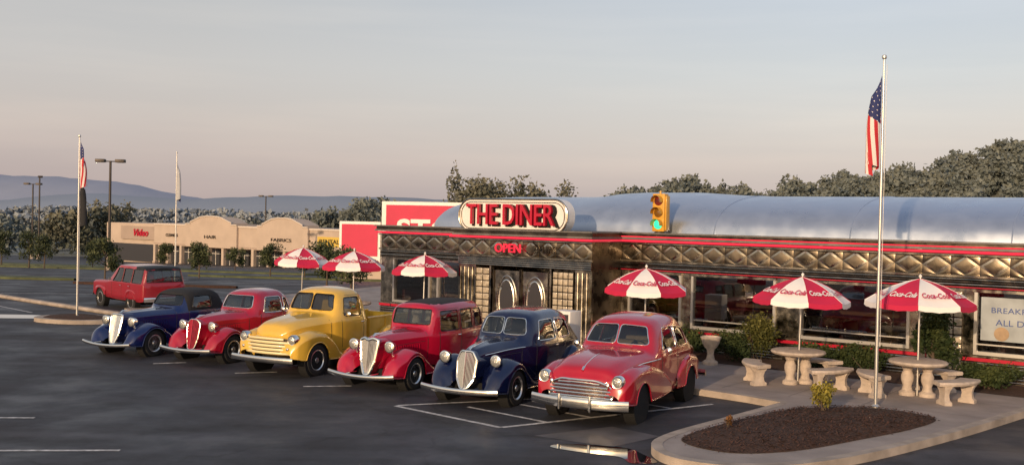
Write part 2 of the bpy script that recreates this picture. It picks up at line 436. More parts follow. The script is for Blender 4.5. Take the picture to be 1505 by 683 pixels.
    if G:
        if G['kind']=='v':
            P=densify(roundpoly(G['poly'],.05,4)); gx=lambda y,z:G['x']-G['V']*abs(y)-G['sl']*(z-G['z0'])
            trim.tube([(gx(y,z),y,z) for y,z in P],G.get('rim',.02),G.get('rimm','chrome'),seg=8,closed=True)
            n=len(P); trim.add([(gx(y,z)-.02,y,z) for y,z in P]+[(gx(0,G['z0'])-.02,0,G['z0'])],[(i,(i+1)%n,n) for i in range(n)],G.get('back','dark'))
            zz=[p[1] for p in P]
            for y in np.arange(-G['w'],G['w']+.001,G['step']):
                ins=[]
                for i in range(n):
                    a,b=P[i],P[(i+1)%n]
                    if (a[0]-y)*(b[0]-y)<0: t=(y-a[0])/(b[0]-a[0]); ins.append(a[1]+t*(b[1]-a[1]))
                if len(ins)>=2: trim.tube([(gx(y,z)+.004,y,z) for z in np.linspace(min(ins),max(ins),4)],G.get('br',.008),G.get('barm','chrome'),seg=6)
            trim.tube([(gx(0,z)+.008,0,z) for z in (min(zz),max(zz))],.014,G.get('barm','chrome'),seg=6)
            bk=G.get('depth',.3); big=[(gx(y,z)-.01,y*1.02,z) for y,z in P]; sm=[(gx(y,z)-bk,y*1.25,z) for y,z in P]
            fb2=MB(); fb2.loft([big,sm],G.get('shellm',paint),cap=False); fb2.build('grille_shell',E)
        else:
            for (z,w,h) in G['bars']:
                trim.tube([(G['x']-G['c']*(y/w)**2*(w/.6)**2,y,z-G.get('dip',0)*(abs(y)/w)**2) for y in np.linspace(-w,w,21)],.025,G.get('barm','chrome'),seg=10,rz=h)
            if G.get('back'):
                w=G['bw']; z0,z1=G['bz']
                ys=np.linspace(-w,w,21); trim.add([(G['x']-.03-G['c']*(y/.6)**2,y,z) for y in ys for z in (z0,z1)],[(2*i,2*i+2,2*i+3,2*i+1) for i in range(20)],G['back'],True)
            if G.get('rimpoly'):
                P=densify(roundpoly(G['rimpoly'],.08,5)); trim.tube([(G['x']-G['c']*(y/.6)**2,y,z) for y,z in P],.02,G.get('rimm','chrome'),seg=8,closed=True)
    if S.get('mirror'):
        x,y,z=S['mirror']
        for s in (1,-1):
            trim.tube([(x,(y-.12)*s,z-.06),(x,y*s,z)],.008,'chrome',seg=6); trim.lathe([(0,-.03),(.05,-.01),(.06,.01),(0,.012)],(x,y*s,z),(-1,0,0),'chrome',seg=16)
    trim.build('trim',E)
    it=MB(); sx=S['seatx']; ws=S.get('seatw',.58); sm=S.get('seatm','seat'); sz=S.get('seatz',.95)
    for x in ([sx] if S.get('oneseat') else [sx,sx-.85]):
        it.box(x-.08,x+.42,-ws,ws,.45,.68,sm,.05); it.box(x-.22,x-.02,-ws,-.02,.55,sz+.22,sm,.06); it.box(x-.22,x-.02,.02,ws,.55,sz+.22,sm,.06)
    c=Vector((sx+.62,.32,1.10)); 
    it.tube([(c.x+.07*math.sin(a),c.y+.19*math.cos(a),c.z+.18*math.sin(a)) for a in np.linspace(0,2*math.pi,25)[:-1]],.012,'black',seg=6,closed=True)
    it.tube([(c.x,c.y,c.z),(c.x+.25,c.y,c.z-.25)],.02,'black',seg=6)
    it.build('interior',E)
    return E
def A(deg): return math.radians(deg)
HD=28; ROT=A(-90-HD)
def place(x,y,tr=.78): 
    return (x-tr*.883,y+tr*.469,0)
def prewar(track_o=.86,fh=.88,wb=2.75,fx=.62,rear_end=.62,rh=.86,yi=.34,ryi=.55,R=.385):
    return [dict(top=[(fx,.34),(fx-.05,.46),(fx-.18,.66),(.2,fh-.05),(.02,fh),(-.2,fh-.06),(-.5,.62),(-.78,.42),(-1.0,.33)],
                 yo=[(fx,.66),(fx-.12,.78),(.2,track_o),(-.5,track_o),(-1.0,track_o-.02)],
                 yi=[(fx,.44),(.2,yi),(-.5,yi+.06),(-1.0,.6)],
                 sk=[(fx,.31),(.35,.29),(-.4,.29),(-1.0,.27)],w=(0,.33,R)),
            dict(top=[(-wb+.62,.33),(-wb+.5,.5),(-wb+.25,.76),(-wb,rh),(-wb-.25,.80),(-wb-rear_end+.15,.6),(-wb-rear_end,.36)],
                 yo=[(-wb+.62,track_o-.02),(-wb,track_o+.02),(-wb-rear_end,track_o-.12)],
                 yi=[(-wb+.62,ryi),(-wb,ryi),(-wb-rear_end,ryi-.1)],
                 sk=[(-wb+.62,.28),(-wb-rear_end,.32)],w=(-wb,.33,R))]
# late-40s red sedan (broad hood, wide bar grille)
c6=dict(paint='red',wb=2.78,R=.335,track=.77,cutx=-1.5,cutr=-2.6,trim='chrome',scale=(1,1,1.05),
 st=[(.70,.46,.76,.83,.54,.56,.42),(.64,.40,.84,.94,.60,.62,.48),(.45,.38,.90,1.02,.63,.66,.52),(.1,.36,.96,1.10,.66,.70,.56),(-.4,.34,1.0,1.15,.70,.75,.60),
  (-.74,.32,1.02,1.17,.76,.80,.64),(-.84,.32,1.02,1.20,.78,.82,.65),(-1.12,.30,1.03,1.56,.80,.85,.66),(-1.26,.30,1.04,1.65,.81,.86,.67),(-1.6,.30,1.05,1.715,.82,.87,.68),(-2.1,.30,1.05,1.735,.82,.87,.68),
  (-2.6,.30,1.04,1.69,.80,.86,.66),(-2.95,.31,1.03,1.54,.78,.84,.62),(-3.2,.33,1.0,1.30,.74,.79,.57),(-3.55,.38,.95,1.12,.68,.71,.52),(-3.85,.45,.78,.90,.55,.57,.40)],
 sw=[[(-1.26,1.13),(-2.02,1.13),(-2.02,1.53),(-1.50,1.52)],[(-2.10,1.13),(-2.80,1.13),(-2.66,1.45),(-2.10,1.53)]],
 fw=[[(-.66,1.245),(-.018,1.245),(-.018,1.58),(-.54,1.56)],[(.018,1.245),(.66,1.245),(.54,1.56),(.018,1.58)]],
 rw=[[(-.42,1.34),(.42,1.34),(.34,1.53),(-.34,1.53)]],
 seams=[[(-1.18,1.08),(-1.2,.45),(-2.06,.42),(-2.06,1.08)],[(-2.06,.42),(-2.4,.44)],[(-.7,1.08),(-.72,.9)]],handles=[(-1.88,.98)],
 mould=[[(.35,.92),(-.4,.98),(-1.1,1.0)]],hoodline=(.66,-.1),
 fenders=[dict(top=[(.80,.56),(.78,.68),(.72,.80),(.5,.92),(.1,.985),(-.4,.965),(-.9,.88),(-1.4,.73),(-1.75,.58)],
    yo=[(.80,.76),(.74,.86),(.4,.94),(0,.945),(-.9,.935),(-1.75,.86)],yi=[(.80,.44),(.3,.52),(-1.75,.7)],
    sk=[(.80,.42),(.5,.38),(-.4,.33),(-1.75,.33)],w=(0,.335,.37)),
   dict(top=[(-2.05,.6),(-2.2,.74),(-2.5,.89),(-2.8,.93),(-3.2,.89),(-3.6,.74),(-3.85,.5)],yo=[(-2.05,.88),(-2.5,.94),(-3.2,.92),(-3.85,.72)],yi=[(-2.05,.7),(-3.85,.45)],
    sk=[(-2.05,.34),(-3.85,.42)],w=(-2.78,.335,.37))],
 shell=(.35,.84,.72,.40,.82,'red'),
 bumpers=[(1.0,.95,.40,.20,.088,0),(-4.0,.9,.42,.15,.07,0)],guards=True,
 lights=[(.77,.72,.78,.095,False)],marker=[(.82,.55,.72)],
 grille=dict(kind='h',x=.885,c=.12,bars=[(.745,.40,.018),(.685,.54,.022),(.625,.60,.022),(.565,.62,.022),(.505,.60,.022)],back='maroon',bw=.60,bz=(.47,.73),dip=.02,
    rimpoly=[(-.64,.47),(.64,.47),(.60,.69),(.34,.785),(-.34,.785),(-.60,.69)]),
 mirror=(-1.2,.98,1.15),seatx=-1.95,seatz=.98,seatm='seat')
make_car('vintage_sedan',place(2.34,18.7,.78),ROT,c6)
# mid-30s navy coupe
c5=dict(paint='navy',wb=2.78,R=.34,track=.75,cutx=-1.45,cutr=-2.7,scale=(1,1,1.03),
 st=[(.44,.42,.92,1.02,.14,.15,.09),(.38,.42,.95,1.06,.18,.20,.13),(.05,.41,.99,1.12,.26,.29,.20),(-.4,.40,1.01,1.16,.36,.40,.28),(-.74,.37,1.03,1.18,.50,.55,.40),(-.86,.35,1.04,1.21,.58,.63,.48),
  (-1.08,.33,1.05,1.57,.66,.71,.57),(-1.2,.33,1.05,1.65,.68,.74,.59),(-1.55,.32,1.05,1.705,.72,.78,.61),(-2.2,.32,1.05,1.715,.72,.79,.61),(-2.7,.32,1.04,1.64,.70,.76,.59),(-3.0,.33,1.03,1.44,.66,.72,.54),(-3.3,.36,.98,1.18,.60,.64,.47),(-3.5,.42,.82,.98,.48,.5,.34)],
 sw=[[(-1.18,1.13),(-1.92,1.13),(-1.92,1.52),(-1.34,1.52)],[(-2.02,1.13),(-2.66,1.13),(-2.56,1.48),(-2.02,1.52)]],
 fw=[[(-.53,1.25),(-.018,1.25),(-.018,1.57),(-.46,1.56)],[(.018,1.25),(.53,1.25),(.46,1.56),(.018,1.57)]],rw=[[(-.3,1.32),(.3,1.32),(.26,1.5),(-.26,1.5)]],
 seams=[[(-1.1,1.1),(-1.12,.42),(-1.97,.40),(-1.97,1.5)],[(-.74,1.1),(-.76,.5)]],handles=[(-1.8,1.0)],mould=[[(.25,.95),(-.8,1.03)]],hoodline=(.42,-.7),louvre=(-.6,-.1,.72,.88,9),
 fenders=prewar(.88,.90,2.78,.70,.7,.90,.22),board=(-2.3,-.75,.55,.87,.33),
 bumpers=[(.95,.86,.36,.12,.055,.03),(-3.85,.8,.4,.1,.05,0)],
 lights=[(.42,.58,.88,.11,True)],podm='navy',
 grille=dict(kind='v',x=.68,V=.42,sl=.16,z0=.42,poly=[(-.07,.34),(.07,.34),(.19,.52),(.22,.86),(.12,1.04),(-.12,1.04),(-.22,.86),(-.19,.52)],w=.20,step=.024,br=.0095,rim=.024,depth=.42),
 seatx=-1.9,seatw=.52,seatm='grey',marker=[(.3,.5,.72)])
make_car('vintage_coupe',place(0.11,20.1),ROT,c5)
# early-30s red sedan, upright
c4=dict(paint='redb',wb=2.8,R=.34,track=.75,cutx=-1.55,cutr=-3.1,wr=.05,trim='black',
 st=[(.40,.44,.97,1.07,.15,.17,.12),(.34,.43,.99,1.10,.19,.21,.15),(-.05,.42,1.01,1.14,.26,.29,.21),(-.5,.41,1.02,1.16,.36,.40,.30),(-.95,.38,1.03,1.18,.50,.54,.42),(-1.02,.37,1.03,1.22,.54,.58,.46),
  (-1.16,.36,1.04,1.63,.60,.64,.57),(-1.28,.35,1.05,1.71,.64,.68,.60),(-1.7,.34,1.05,1.75,.70,.74,.64),(-2.3,.34,1.05,1.76,.72,.76,.65),(-2.95,.34,1.05,1.73,.70,.74,.63),(-3.18,.35,1.03,1.62,.67,.71,.59),(-3.3,.37,1.0,1.36,.62,.66,.52),(-3.42,.42,.85,1.0,.52,.54,.38)],
 sw=[[(-1.28,1.12),(-1.98,1.12),(-1.98,1.56),(-1.32,1.56)],[(-2.08,1.12),(-2.60,1.12),(-2.60,1.56),(-2.08,1.56)],[(-2.70,1.14),(-3.08,1.14),(-3.04,1.53),(-2.70,1.55)]],
 fw=[[(-.50,1.27),(.50,1.27),(.48,1.60),(-.48,1.60)]],rw=[[(-.3,1.3),(.3,1.3),(.3,1.5),(-.3,1.5)]],
 seams=[[(-1.25,1.1),(-1.25,.42),(-2.03,.40),(-2.03,1.6),(-1.3,1.6)],[(-2.03,.4),(-2.65,.42),(-2.65,1.6)],[(-.95,1.12),(-.95,.5)]],handles=[(-1.85,1.0),(-2.5,1.0)],hoodline=(.36,-.9),louvre=(-.75,-.1,.70,.88,11),
 top=(-3.2,-1.28,1.70,'cloth'),
 fenders=prewar(.87,.86,2.8,.72,.66,.88,.26),board=(-2.35,-.8,.55,.86,.33),
 bumpers=[(.92,.84,.36,.10,.05,.05),(-3.8,.8,.4,.1,.05,0)],
 lights=[(.44,.46,.92,.115,True)],podm='redb',
 grille=dict(kind='v',x=.62,V=.22,sl=.12,z0=.42,poly=[(-.06,.32),(.06,.32),(.17,.60),(.23,1.04),(.10,1.09),(0,1.04),(-.10,1.09),(-.23,1.04),(-.17,.60)],w=.21,step=.028,br=.010,rim=.034,depth=.30),
 seatx=-2.0,seatw=.52,seatm='seat')
make_car('vintage_sedan',place(-2.05,21.75),ROT,c4)
# yellow pickup truck
c3=dict(paint='yellow',wb=2.95,R=.36,track=.80,cutx=-1.35,cutr=-1.75,trim='black',
 st=[(.56,.52,.96,1.05,.34,.36,.26),(.50,.48,1.02,1.14,.44,.47,.34),(.27,.46,1.08,1.22,.52,.55,.42),(-.15,.44,1.12,1.28,.58,.62,.47),(-.5,.42,1.14,1.31,.64,.68,.52),(-.72,.40,1.16,1.34,.72,.76,.58),
  (-.80,.40,1.17,1.38,.76,.80,.62),(-.96,.38,1.18,1.76,.81,.83,.66),(-1.08,.38,1.19,1.86,.83,.85,.68),(-1.36,.38,1.19,1.92,.84,.86,.69),(-1.70,.38,1.19,1.92,.84,.86,.69),(-1.90,.38,1.18,1.86,.82,.84,.66),(-2.02,.42,1.15,1.70,.76,.78,.60),(-2.07,.5,1.1,1.5,.66,.68,.50)],
 sw=[[(-1.06,1.28),(-1.72,1.28),(-1.72,1.71),(-1.18,1.71)]],
 fw=[[(-.64,1.42),(-.018,1.42),(-.018,1.79),(-.56,1.78)],[(.018,1.42),(.64,1.42),(.56,1.78),(.018,1.79)]],rw=[[(-.45,1.35),(.45,1.35),(.42,1.65),(-.42,1.65)]],
 seams=[[(-.98,1.2),(-1.0,.5),(-1.80,.48),(-1.80,1.76),(-1.25,1.76)],[(-.68,1.22),(-.70,.8)]],handles=[(-1.65,1.12)],
 fenders=[dict(top=[(.74,.58),(.72,.70),(.62,.86),(.4,.98),(.05,1.03),(-.3,.98),(-.6,.80),(-.85,.55),(-1.05,.40)],yo=[(.74,.72),(.62,.86),(.3,.94),(-.6,.93),(-1.05,.88)],yi=[(.74,.34),(.2,.42),(-1.05,.62)],
     sk=[(.74,.46),(.4,.40),(-.5,.34),(-1.05,.32)],w=(0,.36,.41)),
   dict(top=[(-2.42,.42),(-2.52,.66),(-2.72,.86),(-2.98,.93),(-3.25,.86),(-3.48,.64),(-3.58,.42)],yo=[(-2.42,.86),(-2.98,.92),(-3.58,.84)],yi=[(-2.42,.64),(-3.58,.64)],sk=[(-2.42,.36),(-3.58,.38)],w=(-2.95,.36,.40))],
 board=(-2.45,-.85,.6,.9,.36),shell=(.30,.74,.72,.44,.94,'yellow'),
 bumpers=[(.95,.88,.42,.10,.07,0)],lights=[(.66,.70,.86,.10,False)],marker=[(.74,.64,.66)],
 grille=dict(kind='h',x=.82,c=.16,bars=[(.88,.50,.027),(.80,.60,.030),(.72,.64,.030),(.64,.64,.030),(.56,.62,.030)],back='bark',bw=.60,bz=(.54,.88),barm='cream',dip=.015),
 mirror=(-1.0,1.0,1.35),seatx=-1.62,seatm='grey',oneseat=True,seatz=1.05)
truck=make_car('pickup_truck',place(-4.45,23.3,.82),ROT,c3)
bed=MB()
for s in (1,-1):
    a,b=sorted((.64*s,.70*s)); bed.box(-4.05,-2.20,a,b,.58,1.12,'yellow')
    bed.tube([(-2.18,.68*s,1.14),(-4.07,.68*s,1.14)],.032,'yellow',seg=10)
    for x in (-2.25,-2.95,-3.5,-4.0): bed.box(x-.03,x+.03,min(.701*s,.73*s),max(.701*s,.73*s),.58,1.11,'yellow')
bed.box(-2.20,-2.15,-.68,.68,.58,1.18,'yellow'); bed.box(-4.10,-4.05,-.68,.68,.58,1.12,'yellow'); bed.box(-4.05,-2.20,-.64,.64,.56,.62,'bark')
bed.build('cargo_bed',truck)
# mid-30s red coupe
c2=dict(paint='red2',wb=2.7,R=.33,track=.73,cutx=-1.45,cutr=-2.2,scale=(1,1,1.02),
 st=[(.42,.42,.93,1.03,.14,.15,.10),(.36,.42,.95,1.06,.18,.20,.13),(.05,.41,.98,1.11,.26,.29,.20),(-.5,.40,1.0,1.15,.39,.43,.30),(-.8,.36,1.02,1.16,.54,.58,.43),(-.9,.35,1.03,1.19,.58,.62,.48),
  (-1.10,.33,1.03,1.53,.64,.69,.55),(-1.22,.33,1.04,1.61,.67,.72,.58),(-1.55,.32,1.04,1.665,.70,.75,.60),(-1.95,.32,1.04,1.665,.70,.75,.60),(-2.2,.32,1.03,1.56,.68,.73,.57),(-2.4,.33,1.02,1.32,.66,.71,.53),(-2.8,.35,.98,1.14,.62,.66,.5),(-3.2,.38,.90,1.02,.54,.58,.42),(-3.5,.42,.72,.82,.44,.46,.32)],
 sw=[[(-1.20,1.12),(-1.88,1.12),(-1.88,1.50),(-1.34,1.50)],[(-1.97,1.14),(-2.22,1.14),(-2.14,1.44),(-1.97,1.48)]],
 fw=[[(-.50,1.23),(.50,1.23),(.44,1.53),(-.44,1.53)]],rw=[[(-.3,1.3),(.3,1.3),(.26,1.5),(-.26,1.5)]],
 seams=[[(-1.12,1.1),(-1.12,.42),(-1.92,.40),(-1.92,1.5)],[(-.8,1.1),(-.8,.5)]],handles=[(-1.78,1.0)],hoodline=(.38,-.75),louvre=(-.6,-.1,.70,.86,9),
 fenders=prewar(.86,.86,2.7,.68,.68,.88,.24),board=(-2.2,-.75,.55,.85,.32),
 bumpers=[(.90,.82,.36,.10,.048,.03)],lights=[(.40,.48,.88,.11,True)],podm='red2',
 grille=dict(kind='v',x=.62,V=.25,sl=.14,z0=.42,poly=[(-.10,.34),(.10,.34),(.18,.60),(.21,.94),(.10,1.04),(-.10,1.04),(-.21,.94),(-.18,.60)],w=.19,step=.032,br=.010,barm='redb',rimm='chrome',rim=.016,depth=.34),
 seatx=-1.85,seatw=.5,oneseat=True)
make_car('vintage_coupe',place(-6.80,25.0),ROT,c2)
# navy hot rod convertible with black top
c1=dict(paint='navy2',wb=2.8,R=.33,track=.73,cutx=-1.65,cutr=-2.5,trim='black',
 st=[(.40,.42,.94,1.04,.14,.15,.11),(.34,.42,.96,1.07,.18,.20,.13),(0,.41,.97,1.09,.26,.29,.19),(-.5,.40,.99,1.11,.37,.41,.28),(-.98,.36,1.0,1.13,.52,.56,.42),(-1.08,.35,1.01,1.16,.56,.60,.46),
  (-1.28,.33,1.02,1.45,.64,.68,.54),(-1.38,.33,1.03,1.53,.66,.71,.57),(-1.65,.32,1.03,1.59,.69,.74,.59),(-2.15,.32,1.03,1.60,.69,.74,.59),(-2.5,.32,1.02,1.50,.67,.72,.56),(-2.68,.33,1.0,1.2,.65,.69,.52),(-3.1,.36,.92,1.06,.58,.62,.46),(-3.5,.42,.75,.85,.46,.48,.34)],
 sw=[[(-1.40,1.12),(-2.1,1.12),(-2.1,1.43),(-1.52,1.43)]],
 fw=[[(-.52,1.20),(.52,1.20),(.46,1.46),(-.46,1.46)]],rw=[[(-.28,1.28),(.28,1.28),(.25,1.44),(-.25,1.44)]],
 seams=[[(-1.3,1.06),(-1.3,.42),(-2.15,.40),(-2.15,1.0)],[(-.98,1.08),(-.98,.5)]],handles=[(-2.0,.96)],hoodline=(.36,-.9),louvre=(-.75,-.1,.70,.85,11),
 top=(-2.68,-1.29,1.06,'cloth'),
 fenders=prewar(.86,.84,2.8,.72,.66,.86,.24),board=(-2.35,-.8,.55,.85,.32),
 bumpers=[(.92,.84,.36,.10,.042,.05)],lights=[(.44,.46,.88,.11,True)],podm='chrome',
 grille=dict(kind='v',x=.62,V=.15,sl=.20,z0=.40,poly=[(-.07,.32),(.07,.32),(.16,.56),(.20,.94),(.18,1.05),(-.18,1.05),(-.20,.94),(-.16,.56)],w=.18,step=.024,br=.009,rim=.026,depth=.32),
 seatx=-2.1,seatw=.5,oneseat=True,seatm='grey')
make_car('vintage_convertible',place(-9.05,25.9),ROT,c1)
# SUV
sv=dict(paint='suvred',wb=2.8,R=.36,track=.80,boxy=True,cutx=-1.7,cutr=-3.4,wr=.04,trim='black',rim='rim',scale=(.92,.92,.92),
 st=[(.80,.50,.88,.95,.80,.84,.78),(.72,.42,.96,1.05,.84,.88,.80),(-.6,.40,1.02,1.12,.86,.90,.84),(-.72,.40,1.04,1.16,.87,.91,.84),(-1.35,.38,1.08,1.72,.88,.92,.74),(-1.6,.38,1.08,1.80,.88,.92,.76),(-3.5,.38,1.08,1.80,.88,.92,.76),(-3.76,.40,1.08,1.74,.88,.91,.74),(-3.85,.45,1.05,1.35,.86,.88,.76),(-3.88,.5,1.0,1.12,.8,.84,.7)],
 sw=[[(-1.15,1.12),(-1.95,1.12),(-1.95,1.66),(-1.45,1.66)],[(-2.03,1.12),(-2.77,1.12),(-2.77,1.66),(-2.03,1.66)],[(-2.85,1.12),(-3.68,1.12),(-3.65,1.66),(-2.85,1.66)]],
 fw=[[(-.75,1.2),(.75,1.2),(.66,1.64),(-.66,1.64)]],rw=[[(-.76,1.18),(.76,1.18),(.68,1.64),(-.68,1.64)]],
 top=(-3.95,-3.0,1.66,'black'),
 fenders=[dict(top=[(.5,.78),(.4,.84),(0,.86),(-.4,.84),(-.5,.78)],yo=[(.5,.92),(0,.95),(-.5,.92)],yi=[(.5,.8),(-.5,.8)],sk=[(.5,.5),(-.5,.5)],w=(0,.36,.42)),
          dict(top=[(-2.3,.78),(-2.4,.84),(-2.8,.86),(-3.2,.84),(-3.3,.78)],yo=[(-2.3,.92),(-2.8,.95),(-3.3,.92)],yi=[(-2.3,.8),(-3.3,.8)],sk=[(-2.3,.5),(-3.3,.5)],w=(-2.8,.36,.42))],
 bumpers=[(.9,.86,.5,.06,.08,0),(-3.98,.88,.5,.05,.09,0)],lights=[(.80,.66,.80,.09,False)],seatx=-1.9,seatm='grey',mirror=(-1.2,1.05,1.2),
 seams=[[(-2.0,1.08),(-2.0,.45),(-1.1,.45),(-1.1,1.08)],[(-2.0,.45),(-2.6,.5),(-2.8,1.08)]],handles=[(-1.9,.98),(-2.65,.98)])
make_car('suv',(-15.2,39.8,0),math.atan2(.70,-.71),sv)
# ------------------------------------------------------------------ diner
D=empty('diner',(-4.52,35.32,0),A(-37))
w=MB(); LEN=27.; DEP=7.5
wins=[(.6,2.3),(2.6,4.4),(9.9,11.6),(11.9,14.35),(15.0,17.75),(19.2,21.6),(22.2,24.6)]
w.box(0,LEN,.02,.2,0,.75,'steeld'); w.box(0,LEN,.02,.2,2.27,3.15,'steeld')
last=0
for a,b in wins+[(LEN,LEN)]:
    w.box(last,a,.02,.2,.75,2.27,'steel'); last=b
w.box(0,.2,.2,DEP,0,3.15,'steeld'); w.box(LEN-.2,LEN,.2,DEP,0,3.15,'steeld'); w.box(.2,LEN-.2,DEP-.2,DEP,0,3.15,'steeld')
w.box(.2,LEN-.2,.2,DEP-.2,3.0,3.12,'white'); w.box(.2,LEN-.2,.2,DEP-.2,.02,.1,'floor')
w.build('walls',D)
t=MB()
for z in np.arange(.10,.56,.075): t.tube([(9.7,.0,z),(LEN,.0,z)],.028,'steel',seg=8)
for z in np.arange(.10,.56,.075): t.tube([(0,.0,z),(4.8,.0,z)],.028,'steel',seg=8)
t.box(-.02,LEN+.02,-.035,.018,.60,.68,'redp'); t.box(-.02,LEN+.02,-.06,.018,.685,.73,'steel')
for a,b in wins:
    for (x0,x1,z0,z1,m) in ((a,b,.75,.83,'alum'),(a,b,2.2,2.268,'steel'),(a,a+.07,.832,2.198,'alum'),(b-.07,b,.832,2.198,'alum')):
        t.box(x0,x1,-.03,.10,z0,z1,m)
    if b-a>2:
        t.box(a+.07,b-.07,.0,.06,.98,1.01,'alum')
for i,z in enumerate((2.30,2.36,2.42,2.48)):
    t.tube([(0,-.01,z),(LEN,-.01,z)],.028,'steel' if i%2 else 'steeld',seg=8)
t.box(-.05,LEN+.05,-.07,.018,2.53,2.575,'steel')
t.tube([(9.7,-.10,2.30),(LEN,-.10,2.30)],.014,'redp',seg=8)
t.box(-.05,LEN+.05,-.09,.018,3.03,3.07,'steel')
t.box(-.12,LEN+.12,-.20,.16,3.165,3.22,'roofd'); t.box(-.10,LEN+.10,-.14,.16,3.222,3.32,'steeld'); t.box(-.14,LEN+.14,-.24,.30,3.322,3.36,'roofd')
t.tube([(9.75,-.24,3.12),(LEN,-.24,3.12)],.034,'neon',seg=8); t.tube([(9.75,-.20,3.24),(LEN,-.20,3.24)],.016,'neon',seg=8)
t.tube([(0,-.24,3.12),(4.8,-.24,3.12)],.034,'neon',seg=8)
for x in np.arange(1.2,LEN,2.4):
    if 4.6<x<10: continue
    t.box(x-.05,x+.05,-.215,-.14,3.14,3.17,'steel')
def quilt(mb,x0,x1,y,z0,z1,cell,m,m2):
    n=int((x1-x0)/cell); cw=(x1-x0)/n; zc=(z0+z1)/2; dp=.028
    for i in range(n):
        xa=x0+i*cw; xb=xa+cw; xc=(xa+xb)/2
        P=[(xa,y,zc),(xc,y,z0),(xb,y,zc),(xc,y,z1)]
        k=.72; Q=[(xc+(p[0]-xc)*k,y-dp*.5,zc+(p[2]-zc)*k) for p in P]
        mb.add(P+Q,[(0,1,5,4),(1,2,6,5),(2,3,7,6),(3,0,4,7)],m)
        mb.add(Q+[(xc+random.uniform(-.02,.02),y-dp*random.uniform(1.0,1.6),zc+random.uniform(-.02,.02))],[(0,1,4),(1,2,4),(2,3,4),(3,0,4)],m2)
        for za in (z0,z1):
            for xe in (xa,xb):
                c_=(xe*.72+xc*.28,y-dp,za+(zc-za)*.28)
                mb.add([(xe,y,za),(xc,y,za),(xe,y,zc),c_],[(0,1,3),(1,2,3),(2,0,3)],m2)
M['panel']=mat('quilted_stainless',(.22,.18,.13),.30,1.0,var=.5,vs=1.7,rvar=.12,bump=.15,bs=6)
quilt(t,0,4.85,.012,2.58,3.025,.62,'steel','panel'); quilt(t,9.65,LEN,.012,2.58,3.025,.62,'steel','panel')
t.build('facade_trim',D)
g=MB()
for a,b in wins: g.add([(a,.05,.8),(b,.05,.8),(b,.05,2.2),(a,.05,2.2)],[(0,1,2,3)],'wglass')
V0,V1,VY=4.85,9.65,-1.6
v=MB()
v.box(V0,V0+.12,VY+.1,0,0,3.15,'steeld'); v.box(V1-.12,V1,VY+.1,0,0,3.15,'steeld'); v.box(V0,V1,VY+.02,VY+.1,2.27,3.15,'steeld'); v.box(V0+.12,V1-.12,VY+.1,0,2.9,3.0,'white')
def gblock(x0,x1,z0,z1,y):
    nx=max(1,round((x1-x0)/.2)); nz=round((z1-z0)/.2); dx=(x1-x0)/nx; dz=(z1-z0)/nz
    v.box(x0,x1,y+.03,y+.12,z0,z1,'steeld')
    for i in range(nx):
        for j in range(nz): v.box(x0+i*dx+.014,x0+(i+1)*dx-.014,y-.01,y+.028,z0+j*dz+.014,z0+(j+1)*dz-.014,'glassb',.012)
for a,b in ((5.55,6.05),(8.35,9.05)): gblock(a,b,.3,2.2,VY)
for a,b in ((V0,5.5),(9.1,V1)): v.box(a,b,VY+.02,VY+.1,0,2.268,'steel')
for a in (4.95,5.1,5.25,5.4,9.2,9.35,9.5): v.tube([(a,VY+.01,.1),(a,VY+.01,2.2)],.03,'steel',seg=8)
v.box(5.5,9.1,VY+.02,VY+.12,0,.298,'steel'); 
for a in (5.5,6.08,8.26): v.box(a,a+.06,VY-.03,VY+.12,.3,2.266,'steel')
for cx in (6.70,7.72):
    v.box(cx-.46,cx+.46,VY+.03,VY+.09,.02,2.15,'steel'); v.box(cx-.50,cx-.465,VY-.01,VY+.1,.02,2.2,'steeld'); v.box(cx+.465,cx+.50,VY-.01,VY+.1,.02,2.2,'steeld')
    P=[(cx+.27*math.cos(a),VY+.018,1.25+.62*math.sin(a)) for a in np.linspace(0,2*math.pi,33)[:-1]]
    v.add(P,[tuple(range(32))],'storeg'); v.tube(P,.03,'chrome',seg=8,closed=True)
    P=[(cx+.36*math.cos(a),VY+.02,1.25+.75*math.sin(a)) for a in np.linspace(0,2*math.pi,33)[:-1]]; v.tube(P,.012,'chrome',seg=6,closed=True)
    v.tube([(cx+.36,VY-.04,.9),(cx+.36,VY-.04,1.35)],.015,'chrome',seg=6)
for z in (2.30,2.36,2.42,2.48): v.tube([(V0,VY-.01,z),(V1,VY-.01,z)],.028,'steel',seg=8)
quilt(v,V0,V1,VY+.012,2.58,3.025,.6,'steel','panel')
v.box(V0-.05,V1+.05,VY-.07,VY+.018,2.53,2.575,'steel'); v.box(V0-.05,V1+.05,VY-.09,VY+.018,3.03,3.07,'steel')
v.box(V0-.12,V1+.12,VY-.20,0,3.165,3.22,'roofd'); v.box(V0-.10,V1+.10,VY-.14,0,3.222,3.32,'steeld'); v.box(V0-.14,V1+.14,VY-.24,-.25,3.322,3.36,'roofd')
v.tube([(V0-.16,-.2,3.12),(V0-.16,VY-.24,3.12),(V1+.16,VY-.24,3.12),(V1+.16,-.2,3.12)],.034,'neon',seg=8)
add_text(v,'OPEN','neon',(6.8,VY-.10,2.80),(1,0,0),(0,0,1),size=.36,extrude=.02,offset=.004,width=.95)
add_text(v,'24 HRS','steeld',(8.1,VY-.10,2.80),(1,0,0),(0,0,1),size=.30,extrude=.02,width=.8)
v.build('entrance_vestibule',D)
g.build('windows',D)
s=MB()
sx,sz,sw_,sh=6.9,3.76,1.98,.49
